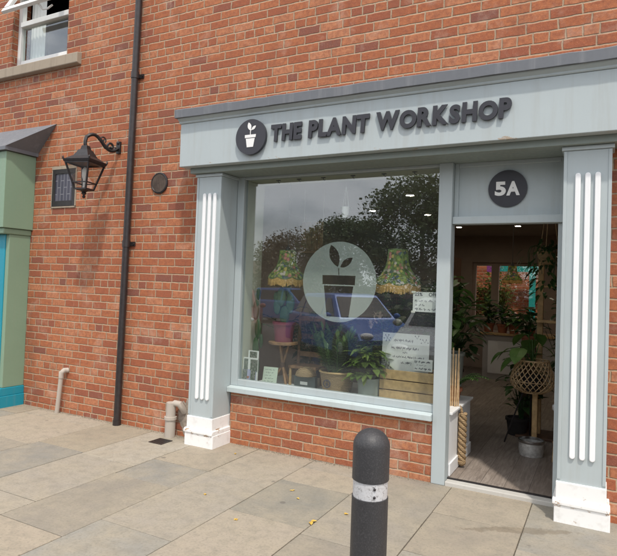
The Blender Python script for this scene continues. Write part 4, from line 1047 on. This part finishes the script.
# hanging things above the display
q = (2.521, 0.300, 2.268)
hp = thing('hanging_planter', 'small white pot hanging from the window head by thin strings', 'hanging planter', (q[0], .30, q[2]))
MB().lathe([(.022, -.07), (.032, -.03), (.034, .03), (.030, .03), (.028, -.02), (.001, -.02)], q, 20).build('pot', M['paper'], hp, smooth=True)
sm = MB()
for a in range(3): sm.tube([(q[0]+.034*math.cos(a*2.1), .30+.034*math.sin(a*2.1), q[2]+.02), (q[0], .30, 2.50)], .0016, 4)
sm.tube([(q[0], .30, 2.50), (q[0], .30, 2.60)], .0016, 4); sm.build('strings', M['paper'], hp)
b = MB()
for i in range(14): b.leaf((q[0]+rp.uniform(-.02, .02), .30+rp.uniform(-.02, .02), q[2]+.02), (rp.uniform(-1, 1), rp.uniform(-1, 1), .8), .06, .02, 1.6, tint=rp.random())
b.build('foliage', M['leaf'], hp)
q0, q1 = (1.626, 1.100, 2.265), (1.906, 1.100, 1.883)
wr = thing('slatted_rack', 'dark wooden slatted rack hanging behind the left lampshade', 'rack', ((q0[0]+q1[0])/2, 1.1, q1[2]))
for i in range(4):
    x = q0[0]+(q1[0]-q0[0])*i/4; MB().box(x, x+(q1[0]-q0[0])/4-.012, 1.09, 1.11, q1[2]+.06, q0[2]).build('slat', M['wood'], wr, bevel=.003)
MB().box(q0[0]-.01, q1[0]+.01, 1.05, 1.2, q1[2]+.03, q1[2]+.055).build('shelf', M['wood'], wr)
ss = MB()
for x in (q0[0]+.02, q1[0]-.02): ss.tube([(x, 1.12, q0[2]-.02), (x, 1.12, 2.64)], .003, 5)
ss.build('cord', M['paper'], wr)

# ================================================================== DEEPER IN THE SHOP, SEEN THROUGH WINDOW AND DOORWAY
M['light'] = emit_mat('lit_downlight', (1.0, .86, .66), 120)
for i, (x, y, lab) in enumerate([(2.43, 5.24, 'recessed round downlight at the back left of the doorway view'), (3.39, 5.21, 'recessed round downlight at the back above the rear window'), (2.66, 1.78, 'recessed round downlight nearest the shop window'), (1.75, 2.94, 'recessed round downlight left of the shop middle'), (2.37, 3.53, 'recessed round downlight in the shop middle'), (4.3, 3.5, 'recessed round downlight on the right side of the ceiling')]):
    t = thing('ceiling_light', lab, 'ceiling light', (x, y, 2.64), 0, 'recessed ceiling lights in the shop')
    MB().lathe([(.062, 2.639), (.062, 2.630), (.044, 2.628), (.044, 2.639)], (x, y, 0), 24, close=False).build('trim', M['white_paint'], t, smooth=True)
    MB().lathe([(.043, 2.631), (.001, 2.631)], (x, y, 0), 24, close=False).build('diffuser', M['light'], t)

# rattan basket planter on a post foot
q = (4.038, 1.600, 0.737); RX, RY = q[0]+.005, 1.6; rz0, rz1 = (4.042, 1.600, 0.573)[2], (4.063, 1.600, 0.884)[2]
rb = thing('rattan_planter', 'open weave rattan basket planter raised on a wooden leg inside the doorway', 'planter', (RX, RY, .04))
k = N('rattan'); k.l(k.ramp(k.noise(k.pos(), 30, 3), [(.3, (.40, .26, .13)), (.7, (.62, .45, .26))]), k.b.inputs['Base Color']); k.b.inputs['Roughness'].default_value = .55; M['rattan'] = k.m
prof = [(.115, 0.0), (.175, .03), (.205, .085), (.205, .13), (.185, .20), (.158, .27), (.150, rz1-rz0)]
def rad(z):
    for (r0, z0_), (r1, z1_) in zip(prof[:-1], prof[1:]):
        if z0_ <= z <= z1_: return r0+(r1-r0)*(z-z0_)/(z1_-z0_)
    return prof[-1][0]
lt = MB(); Hh = rz1-rz0
for s_ in (-1, 1):
    for i in range(22):
        pts = []
        for j in range(13):
            z = Hh*j/12; a = 2*PI*i/22 + s_*.62*j/12*2; r = rad(z)+s_*.003; pts.append((RX+r*math.cos(a), RY+r*math.sin(a), rz0+z))
        lt.tube(pts, .0046, 5, cap=False)
lt.build('weave', M['rattan'], rb, smooth=True)
rim = MB()
for r, z in ((.151, rz1), (.118, rz0), (.208, rz0+.11)): rim.tube([(RX+r*math.cos(2*PI*i/36), RY+r*math.sin(2*PI*i/36), z) for i in range(37)], .008 if z != rz0+.11 else .004, 6, cap=False)
rim.build('rim', M['rattan'], rb, smooth=True)
pot(rb, (RX, RY, rz0+.01), .08, .10, .16, M['dark'], name='inner_pot')
MB().box(RX+.0, RX+.05, RY+.02, RY+.07, .04, rz0).build('wooden_leg', M['pale_wood'], rb, bevel=.004)
MB().tube([(RX-.08, RY, rz0), (RX-.25, RY-.03, .04)], .008, 6).tube([(RX-.02, RY+.1, rz0), (RX-.05, RY+.32, .04)], .008, 6).build('black_leg', M['black_iron'], rb)
b = MB(); sm = MB()
for (dx, dy, dz, s_, a, ti) in [(-.16, -.08, .02, .17, 3.6, .75), (-.10, -.10, .12, .17, 4.4, .9), (-.22, 0, .10, .15, 3.2, .6), (-.02, .0, .2, .17, 1.9, .4), (-.28, -.02, .06, .15, 3.5, .7), (.03, .05, .26, .14, 1.2, .3), (-.10, .08, .25, .15, 2.6, .5), (.10, .02, .14, .13, .2, .4)]:
    o_ = Vector((RX+dx, RY+dy, rz1+dz)); sm.tube([(RX, RY, rz1-.06), (RX+dx*.5, RY+dy*.5, rz1+dz*.8+.05), tuple(o_)], .005, 5)
    d = Vector((math.cos(a), math.sin(a), -.35))
    b.leaf(o_, d, s_*1.25, s_*1.0, 1.1, tint=ti, shape=(.3, .95, 1.0, .85, .5, 0), fold=.15)
b.build('foliage', M['leaf'], rb); sm.build('stems', M['leaf'], rb)

# tall wooden post stand with tray
q = (4.060, 2.050, 1.592); px_, py_ = q[0], 2.05
tp_ = thing('post_stand', 'tall square wooden post with a small tray shelf behind the rattan planter', 'plant stand', (px_, py_, .04))
MB().box(px_-.028, px_+.028, py_-.028, py_+.028, .065, 1.98).build('post', M['pale_wood'], tp_, bevel=.004)
MB().box(px_-.20, px_+.20, py_-.2, py_+.2, .038, .064).build('foot', M['dark_wood'], tp_, bevel=.004)
MB().box(px_-.02, px_+.20, py_-.20, py_-.03, 1.25, 1.275).build('tray', M['pale_wood'], tp_, bevel=.004)
MB().box(px_+.0285, px_+.20, py_-.03, py_+.16, 1.62, 1.64).build('upper_tray', M['pale_wood'], tp_, bevel=.004)
# glass bowl with metal rim
q = (4.083, 1.200, 0.078); bx_, by_ = q[0], 1.25
M['tin'] = plain('pressed_tin', (.62, .62, .60), .32, metal=.45, var=.25, scale=40, bump=.8)
gb = thing('planter_bowl', 'low silvery metal bowl on the shop floor below the rattan planter', 'bowl', (bx_, by_, .037))
k = N('pressed_glass'); p = k.pos(); k.t.nodes.remove(k.b); tr = k.n('BsdfTransparent'); gl = k.n('BsdfGlossy', i_Roughness=.15); ms = k.n('MixShader', i_0=.22); tr.inputs['Color'].default_value = (.72, .76, .74, 1)
k.l(k.bump(k.noise(p, 60, 2), .8, .01), gl.inputs['Normal']); k.l(tr.outputs[0], ms.inputs[1]); k.l(gl.outputs[0], ms.inputs[2]); k.l(ms.outputs[0], k.o.inputs['Surface'])
MB().lathe([(.108, .002), (.114, .06), (.110, .125)], (bx_, by_, .037), 36, close=False).build('bowl_side', M['tin'], gb, smooth=True)
MB().lathe([(.112, .120), (.116, .124), (.116, .146), (.108, .146), (.106, .124)], (bx_, by_, .037), 36, close=False).build('rim', M['steel'], gb, smooth=True)
# wicker stool at right
q = (4.271, 1.150, 0.519)
ws_ = thing('wicker_stool', 'small cane stool half hidden by the right door jamb', 'stool', (q[0]+.13, 1.2, .037))
sx_ = q[0]+.13
MB().lathe([(.13, .49), (.14, .50), (.14, .535), (.13, .54), (.001, .54)], (sx_, 1.2, 0), 24).build('seat', M['white_paint'], ws_, smooth=True)
for i in range(4):
    a = .5+i*PI/2; MB().tube([(sx_+.11*math.cos(a), 1.2+.11*math.sin(a), .49), (sx_+.14*math.cos(a), 1.2+.14*math.sin(a), .038)], .009, 8).build('leg', M['rattan'], ws_, smooth=True)
MB().tube([(sx_+.128*math.cos(2*PI*i/24), 1.2+.128*math.sin(2*PI*i/24), .2) for i in range(25)], .006, 6, cap=False).build('stretcher', M['rattan'], ws_)
# bamboo canes and seagrass hanger by the doorway's left post
q = (3.496, 0.550, 0.592)
bc = thing('bamboo_canes', 'bundle of bamboo canes leaning just inside the left door post', 'canes', (3.53, .62, DZ))
b = MB()
for i in range(6): b.tube([(3.505+.012*i, .46+.015*(i % 3), DZ+.001), (3.49+.014*i+rp.uniform(-.01, .01), .50+.02*(i % 3), rp.uniform(.93, 1.06))], .0065, 7)
b.build('canes', M['rattan'], bc, smooth=True)
sg2 = thing('seagrass_hanger', 'twisted seagrass hanger against the white platform end in the doorway', 'hanger', (3.60, .50, .49))
b = MB()
for s_ in range(3):
    b.tube([(3.605+.022*math.cos(j*.55+s_*2.09), .50+.022*math.sin(j*.55+s_*2.09), .50-.0122*j) for j in range(35)], .016+.0, 7)
b.tube([(3.60, .50, .49), (3.59, .50, .535), (3.575, .50, .56)], .012, 7).ball((3.605, .50, .085), .036, .036, .035)
b.build('rope', M['wicker'], sg2, smooth=True)
fr_ = thing('fern_sprig', 'green arching fern beside the bamboo canes', 'plant', (3.50, .72, DZ)); pot(fr_, (3.46, .72, DZ+.001), .06, .075, .12, M['terracotta']); pinnate(fr_, (3.48, .72, DZ+.11), 7, .34, M['leaf'], .9, amin=-.8, amax=.9, lw=.012, ll=.06)

# counter with plants at the back
M['counter'] = painted('counter_paint', (.48, .46, .45), .5, grime_amt=.1)
ct_ = thing('shop_counter', 'pale panelled shop counter below the rear window', 'counter', (3.5, 5.7, .037))
MB().box(2.79, 4.5, 5.70, 6.25, .037, .80).build('carcass', M['counter'], ct_, bevel=.004); MB().box(2.74, 4.55, 5.66, 6.3, .801, .84).build('worktop', M['pale_wood'], ct_, bevel=.004)
MB().box(2.88, 3.55, 5.688, 5.6995, .14, .70).build('panel', M['white_paint'], ct_, bevel=.004)
sv = thing('plant_shelving', 'tall dark wooden shelving full of plants against the left side of the shop', 'shelving', (1.7, 5.2, .037))
for x in (1.0, 2.4): MB().box(x, x+.05, 4.9, 5.4, .037, 2.1).build('upright', M['dark_wood'], sv)
for z in (.35, .8, 1.25, 1.7): MB().box(1.051, 2.399, 4.9, 5.4, z, z+.03).build('shelf', M['dark_wood'], sv)
lowc = thing('low_cabinet', 'low dark wooden cabinet to the left of the shop counter', 'cabinet', (2.2, 4.4, .037)); MB().box(1.4, 2.55, 4.1, 4.6, .037, .75).build('carcass', M['dark_wood'], lowc, bevel=.005); MB().box(1.37, 2.58, 4.07, 4.63, .751, .78).build('top', M['dark_wood'], lowc, bevel=.003)
spots = [('low arching plant hanging over the front of the counter', 3.3, 5.72, .841, .16, .3, 30, .18, .09, 'leaf'), ('dark spreading plant in a pot at the left of the counter', 2.86, 5.85, .841, .20, .50, 46, .20, .10, 'leaf_dark'), ('upright dark plant in a clay pot on the counter', 3.10, 5.8, .841, .10, .42, 26, .16, .07, 'leaf_dark'), ('leafy plant on the counter beside the post stand', 3.55, 5.8, .841, .16, .40, 36, .16, .08, 'leaf'),
         ('large bushy plant on the low dark cabinet', 2.3, 4.35, .781, .30, .85, 90, .22, .11, 'leaf_dark'), ('broad leaved plant at the left end of the low cabinet', 1.75, 4.35, .781, .24, .6, 60, .2, .1, 'leaf_dark'),
         ('trailing plant on the top shelf of the dark shelving', 1.4, 5.15, 1.731, .22, .35, 46, .15, .07, 'leaf'), ('green plant on the upper shelf of the dark shelving', 2.1, 5.15, 1.281, .2, .32, 44, .14, .07, 'leaf_dark'), ('small plant on the middle shelf of the dark shelving', 1.6, 5.15, .831, .2, .32, 44, .14, .07, 'leaf')]
for lab, x, y, z, r_, h_, n_, L_, W_, mt in spots:
    t = thing('potted_plant', lab, 'plant', (x, y, z), 0, 'potted plants deeper in the shop'); pot(t, (x, y, z), .07, .09, .15, M['terracotta']); bushy(t, (x, y, z+.13), r_, h_, int(n_*1.4), L_, W_, M[mt], .8)
t = thing('floor_plant', 'tall leafy plant behind the bamboo canes at the left of the doorway view', 'plant', (3.05, 2.2, .037), 0, 'potted plants deeper in the shop'); pot(t, (3.05, 2.2, .037), .14, .17, .6, M['dark']); bushy(t, (3.08, 2.2, .65), .38, 1.15, 150, .22, .11, M['leaf_dark'], .9)
t = thing('floor_plant', 'dark climbing plant on the floor behind the rattan planter', 'plant', (3.86, 1.98, .037), 0, 'potted plants deeper in the shop'); pot(t, (3.86, 1.98, .037), .09, .11, .18, M['dark']); bushy(t, (3.90, 1.98, .22), .22, .9, 80, .17, .09, M['leaf_dark'], .9)
t = thing('floor_plant', 'tall dark leafy plant filling the right side of the doorway view', 'plant', (4.42, 2.4, .037), 0, 'potted plants deeper in the shop'); pot(t, (4.42, 2.4, .037), .14, .17, .3, M['dark']); bushy(t, (4.40, 2.4, .3), .34, 1.75, 190, .22, .10, M['leaf_dark'], .9)
t = thing('tray_plant', 'leafy plant standing behind the tray of the post stand', 'plant', (px_-.14, 2.3, 1.0), 0, 'potted plants deeper in the shop')
MB().box(px_-.22, px_-.06, 2.22, 2.38, .037, .95).build('pedestal', M['dark_wood'], t); pot(t, (px_-.14, 2.3, .951), .06, .08, .13, M['terracotta']); bushy(t, (px_-.14, 2.3, 1.06), .15, .42, 40, .16, .09, M['leaf_dark'], .8)
# hanging fern top right of the doorway
q = (4.181, 1.350, 1.954)
hf = thing('hanging_fern', 'dark trailing plant hanging in the upper right of the doorway', 'hanging plant', (q[0], 1.35, q[2]))
MB().lathe([(.05, -.12), (.09, -.05), (.10, .0), (.09, 0), (.001, -.02)], q, 22).build('pot', M['wicker'], hf, smooth=True)
sm = MB()
for a in range(3): sm.tube([(q[0]+.1*math.cos(a*2.1+.4), 1.35+.1*math.sin(a*2.1+.4), q[2]), (q[0]+.01, 1.35, 2.64)], .004, 5)
sm.build('cord', M['rattan'], hf)
b = MB()
for i in range(120):
    a = rp.uniform(0, 6.28); s_ = rp.uniform(.05, .22); z = q[2]+rp.uniform(-.42, .12)*(1 if s_ < .16 else .5)
    b.leaf((q[0]+s_*math.cos(a), 1.35+s_*math.sin(a), z), (math.cos(a), math.sin(a), rp.uniform(-.6, .6)), rp.uniform(.07, .13), .035, 1.2, tint=rp.random())
for i in range(16):
    a = rp.uniform(0, 6.28); L_ = rp.uniform(.14, .26); pts = [(q[0]+L_*math.cos(a)*math.sin(j/6*2.2), 1.35+L_*math.sin(a)*math.sin(j/6*2.2), q[2]+.10*math.sin(j/6*3)-.22*(j/6)**2) for j in range(7)]
    b.tube(pts, .003, 4, cap=False, tint=.2)
b.build('foliage', M['leaf_dark'], hf)
# more plants behind the window display, dim
for i, (x, y, z, r_, h_, n_, mt, lab) in enumerate([(1.55, 1.75, .5, .4, 1.0, 90, 'leaf_dark', 'large dim plant behind the tripod stool'), (2.75, 1.9, .6, .45, 1.1, 110, 'leaf_dark', 'large dim plant behind the frosted sticker'), (3.2, 1.5, .9, .35, .9, 90, 'leaf', 'green plant behind the right lampshade'), (2.3, 2.6, .7, .5, 1.3, 110, 'leaf_dark', 'tallest dim plant in the middle of the shop')]):
    t = thing('display_plant', lab, 'plant', (x, y, .037), 0, 'large plants behind the window display'); pot(t, (x, y, .037), .14, .18, z-.03, M['terracotta'] if i % 2 else M['grey_pot']); bushy(t, (x, y, z), r_, h_, n_, .24, .12, M[mt], .8)
tb = thing('display_table', 'blue painted table standing behind the window display', 'table', (2.2, 1.45, .037)); M['blue_wood'] = plain('blue_painted_wood', (.05, .08, .22), .5)
MB().box(1.75, 2.62, 1.2, 1.6, .70, .74).build('table_top', M['blue_wood'], tb, bevel=.004)
for x in (1.78, 2.55):
    for y in (1.23, 1.53): MB().box(x, x+.04, y, y+.04, .037, .699).build('leg', M['blue_wood'], tb)

# ================================================================== BEHIND THE SHOP, SEEN THROUGH ITS REAR WINDOW
rb_ = thing('rear_garden_wall', 'sunlit orange brick wall seen through the rear window', 'wall', (2.8, 10.6, -.12))
MB().box(-2, 8, 10.6, 10.82, -.15, 3.2).build('brickwork', brick_mat('rear_brick', hue=1.15), rb_); MB().box(-2.05, 8.05, 10.56, 10.86, 3.201, 3.27).build('coping', M['concrete'], rb_)
tf = thing('turquoise_frame', 'bright turquoise timber frame standing in the sunlit rear yard', 'frame', (2.7, 10.2, 0)); M['turq'] = painted('turquoise_gloss', (.02, .42, .42), .4)
MB().box(2.02, 3.35, 10.2, 10.3, 2.05, 2.29).build('top_board', M['turq'], tf); MB().box(3.02, 3.16, 10.2, 10.3, -.12, 2.049).build('post', M['turq'], tf); MB().box(4.2, 4.34, 10.2, 10.3, -.12, 2.049).build('post', M['turq'], tf); MB().box(3.351, 4.34, 10.2, 10.3, 2.05, 2.29).build('side_board', M['turq'], tf)
M['purple'] = plain('purple_panel', (.25, .06, .34), .6); MB().box(2.02, 2.33, 10.15, 10.199, 2.03, 2.31).build('purple_panel', M['purple'], tf)
for (x, y, r_, h_, lab) in [(2.35, 9.3, .6, 2.3, 'bright green shrub in the rear yard, right of the mullion'), (1.6, 9.5, .6, 2.4, 'bright green shrub in the rear yard, left of the mullion')]:
    t = thing('yard_shrub', lab, 'shrub', (x, y, 0), 0, 'shrubs in the rear yard'); bushy(t, (x, y, .1), r_, h_, 1100, .17, .08, M['leaf_lime'], .7, .5); MB().tube([(x, y, -.05), (x, y, .9)], [.03, .015], 7).build('trunk', M['bark'], t)

# ================================================================== ACROSS THE CAR PARK (what the shop window reflects)
M['tyre'] = plain('tyre_rubber', (.02, .02, .02), .85, bump=.2); M['car_glass'] = plain('dark_car_glass', (.02, .024, .028), .05, var=.05, bump=0); M['trimk'] = plain('black_trim', (.02, .02, .02), .5); M['lens'] = plain('clear_lens', (.75, .75, .77), .5, bump=0); M['redlens'] = plain('red_lens', (.35, .01, .01), .2, bump=0)
def car(name_label, cat, col, loc, rot, L=4.2, H=1.48, estate=False):
    pm = plain('car_paint', col, .38, metal=.1, var=.03, bump=0); pm.node_tree.nodes['Principled BSDF'].inputs['Coat Weight'].default_value = .15
    t = thing('parked_car', name_label, cat, (0, 0, 0), 0, 'cars parked behind the photographer')
    h = L/2
    low = [(-h, .36), (-h+.05, .22), (h-.1, .20), (h, .34), (h-.02, .56), (h-.14, .70), (h-.95, .90), (h-1.05, .93), (-h+.28, .97), (-h+.06, .86)]
    def xsec(k, prof, ws, zfun=None):
        b = MB(); n = len(prof); rings = []
        for wv_ in ws: rings.append([(x, wv_[0], z*wv_[1] if not zfun else z) for x, z in prof])
        for A_, B_ in zip(rings[:-1], rings[1:]):
            for j in range(n): b.face([A_[j], A_[(j+1) % n], B_[(j+1) % n], B_[j]])
        b.face(rings[0][::-1]); b.face(rings[-1]); return b
    bd_ = xsec(0, low, [(-.84, .97), (-.80, 1.0), (.80, 1.0), (.84, .97)])
    bo_ = bd_.build('body', pm, t, bevel=.05, seg=3)
    rear = -h+.30 if estate else -h+.42
    cab = [(h-1.08, .92, .78), (h-1.72, H-.03, .60), (0.0, H, .61), (rear+.32, H-.05, .58), (rear, .96, .76)]
    b = MB()
    for (x0, z0_, w0), (x1, z1_, w1) in zip(cab[:-1], cab[1:]): b.face([(x0, -w0, z0_), (x1, -w1, z1_), (x1, w1, z1_), (x0, w0, z0_)])
    for s_ in (-1, 1): b.face([(x, s_*w_, z) for x, z, w_ in (cab if s_ > 0 else cab[::-1])])
    b.build('cabin', pm, t, bevel=.04, seg=3)
    gls = MB(); e = .007
    def inner(x, z): return .78-(z-.92)/(H-.92)*.18 + e
    zA, zB = .98, H-.12
    for s_ in (-1, 1):
        for xa, xb2, ta, tb_ in ((h-1.30, .12, .42, 0), (.04, -h+1.05, 0, 0), (-h+.97, rear+.10, 0, -.22)):
            P4 = [(xa, s_*inner(0, zA), zA), (xb2, s_*inner(0, zA), zA), (xb2-tb_, s_*inner(0, zB), zB), (xa-ta, s_*inner(0, zB), zB)]
            gls.face(P4 if s_ < 0 else P4[::-1])
    gls.build('side_window', M['car_glass'], t)
    def slope(i, f): (x0, z0_, w0), (x1, z1_, w1) = cab[i], cab[i+1]; return x0+(x1-x0)*f, z0_+(z1_-z0_)*f, (w0+(w1-w0)*f)*.88
    for i, nm, sg_ in ((0, 'windscreen', 1), (3, 'rear_window', -1)):
        a, c_ = slope(i, .1), slope(i, .9); MB().face([(a[0]+sg_*.012, -a[2], a[1]+.008), (a[0]+sg_*.012, a[2], a[1]+.008), (c_[0]+sg_*.012, c_[2], c_[1]+.008), (c_[0]+sg_*.012, -c_[2], c_[1]+.008)]).build(nm, M['car_glass'], t)
    for x in (h-.82, -h+.80):
        for s_ in (-1, 1):
            wo = MB().lathe([(.16, -.10), (.30, -.10), (.315, -.06), (.315, .06), (.30, .10), (.16, .10)], (x, s_*.76, .315), 28, axis='Y', close=False).build('wheel', M['tyre'], t, smooth=True)
            rm = MB().lathe([(.001, s_*.085), (.06, s_*.09), (.20, s_*.07), (.21, s_*.095)], (x, s_*.76, .315), 28, axis='Y', close=False)
            rm.build('rim', M['steel'], wo, smooth=True)
            MB().lathe([(.37, -.02), (.37, .02), (.315, .02)], (x, s_*.835, .33), 28, axis='Y', close=False).build('wheel_arch', M['trimk'], t)
    for s_ in (-1, 1):
        MB().ball((h-.10, s_*.60, .64), .10, .16, .07).build('headlight', M['lens'], t, smooth=True); MB().ball((-h+.06, s_*.70, .80), .06, .08, .12).build('tail_light', M['redlens'], t, smooth=True)
        MB().ball((h-1.32, s_*.93, 1.0), .06, .10, .07).build('wing_mirror', pm, t, smooth=True)
        for xx in (.30, -.55): MB().box(xx, xx+.16, s_*.842-.008, s_*.842+.008, .80, .825).build('door_handle', pm, t)
    MB().box(h-.03, h+.012, -.5, .5, .24, .46).build('grille', M['trimk'], t, bevel=.01)
    t.location = (*loc, -.128); t.rotation_euler = (0, 0, rot); return t
car('blue hatchback parked nose towards the shop, behind the photographer', 'car', (.014, .085, .34), (-.9, -8.0), math.radians(38), 4.1, 1.50)
car('silver grey estate car parked nearest the bollard', 'car', (.38, .39, .40), (1.9, -6.9), math.radians(84), 4.4, 1.50, True)
car('dark red hatchback parked beyond the blue hatchback', 'car', (.20, .015, .02), (-5.6, -9.8), math.radians(60), 3.9, 1.46)
car('black saloon in the far row of the car park', 'car', (.02, .02, .022), (-1.5, -16.0), math.radians(4), 4.5, 1.44)
car('small navy hatchback in the far row of the car park', 'car', (.025, .09, .30), (-7.5, -16.5), math.radians(-3), 4.0, 1.5)

def tree(x, y, H, R_, lab, mt, seed):
    r = random.Random(seed); t = thing('broadleaf_tree', lab, 'tree', (x, y, -.13), 0, 'trees beyond the car park')
    tk = MB(); tk.tube([(x, y, -.2), (x+.05, y, H*.25), (x-.05, y+.05, H*.5), (x, y, H*.8)], [.03*R_+.08, .025*R_+.05, .02*R_+.03, .02], 9)
    limbs = []
    for i in range(9):
        a = r.uniform(0, 6.28); z = H*r.uniform(.25, .6); e = Vector((x+R_*.75*math.cos(a), y+R_*.75*math.sin(a), z+H*r.uniform(.12, .3))); limbs.append(e)
        tk.tube([(x, y, z), ((x+e.x)/2, (y+e.y)/2, z+H*.08), tuple(e)], [.045, .03, .012], 6)
    tk.build('trunk', M['bark'], t)
    b = MB(); cl = []
    for i in range(34):
        a = r.uniform(0, 6.28); zz_ = r.uniform(.22, 1.0); rr = R_*math.sqrt(max(.05, 1-((zz_-.55)/.5)**2))*r.uniform(.35, 1.0); cl.append((Vector((x+rr*math.cos(a), y+rr*math.sin(a), H*zz_)), R_*r.uniform(.24, .46)))
    for c_, cr2 in cl:
        for j in range(620):
            v = Vector((r.gauss(0, 1), r.gauss(0, 1), r.gauss(0, .8))).normalized()*cr2*r.random()**.45
            d1 = Vector((r.uniform(-1, 1), r.uniform(-1, 1), r.uniform(-.6, .9)))*.125; d2 = Vector((r.uniform(-1, 1), r.uniform(-1, 1), r.uniform(-.8, .8)))*.085; o_ = c_+v
            b.face([o_, o_+d1*.5+d2, o_+d1, o_+d1*.5-d2], r.random())
    b.build('crown', M[mt], t)
for i, (x, y, H, R_, lab, mt) in enumerate([(-2.6, -20, 6.3, 2.9, 'tallest broadleaf tree beyond the car park', 'tree_leaf'), (1.6, -21, 6.8, 3.0, 'broadleaf tree straight across the car park', 'tree_leaf'), (-7.2, -22.5, 4.7, 2.4, 'middling green tree left of the tallest tree', 'tree_leaf'), (-12.5, -26, 4.4, 2.4, 'russet tree beyond the far row of cars', 'tree_leaf2'),
        (-19.5, -28, 4.0, 2.4, 'low russet tree at the left of the tree row', 'tree_leaf2'), (-27, -31, 5.2, 2.8, 'russet tree beside the far pale house', 'tree_leaf2'), (6, -24, 8, 3.0, 'broadleaf tree at the right of the tree row', 'tree_leaf')]):
    tree(x, y, H, R_, lab, mt, 100+i)
# a clipped hedge and a house behind the trees
hg = thing('boundary_hedge', 'long dark clipped hedge along the far side of the car park', 'hedge', (-10, -19.5, -.13)); b = MB(); r = random.Random(4)
for i in range(5200): b.leaf((r.uniform(-34, 14), -19.5+r.uniform(-.6, .6), r.uniform(-.1, 1.45)+.12*math.sin(i)), (r.uniform(-1, 1), r.uniform(.2, 1), r.uniform(-.4, 1)), .26, .16, .3, tint=r.random(), shape=(0, 1, 0))
b.build('foliage', M['tree_leaf'], hg); MB().box(-34, 14, -19.9, -19.1, -.15, 1.2).build('branch_mass', M['bark'], hg)
hs_ = thing('pale_house', 'far low pale house with a pitched roof behind the russet trees', 'house', (-30, -42, -.13))
MB().box(-36, -24, -46, -39, -.2, 2.3).build('wall', M['cream'], hs_); MB().profile_x([(-46.4, 2.31), (-38.6, 2.31), (-42.5, 3.7)], -36.4, -23.6).build('roof', M['dark_wood'], hs_)
for x in (-34.5, -31.5, -28.5, -25.8):
    for z in (.7,): wo = MB().box(x, x+1.2, -39.0, -38.93, z, z+1.2).build('window', M['upvc'], hs_); MB().box(x+.1, x+1.1, -38.929, -38.92, z+.1, z+1.1).build('pane', M['car_glass'], wo)
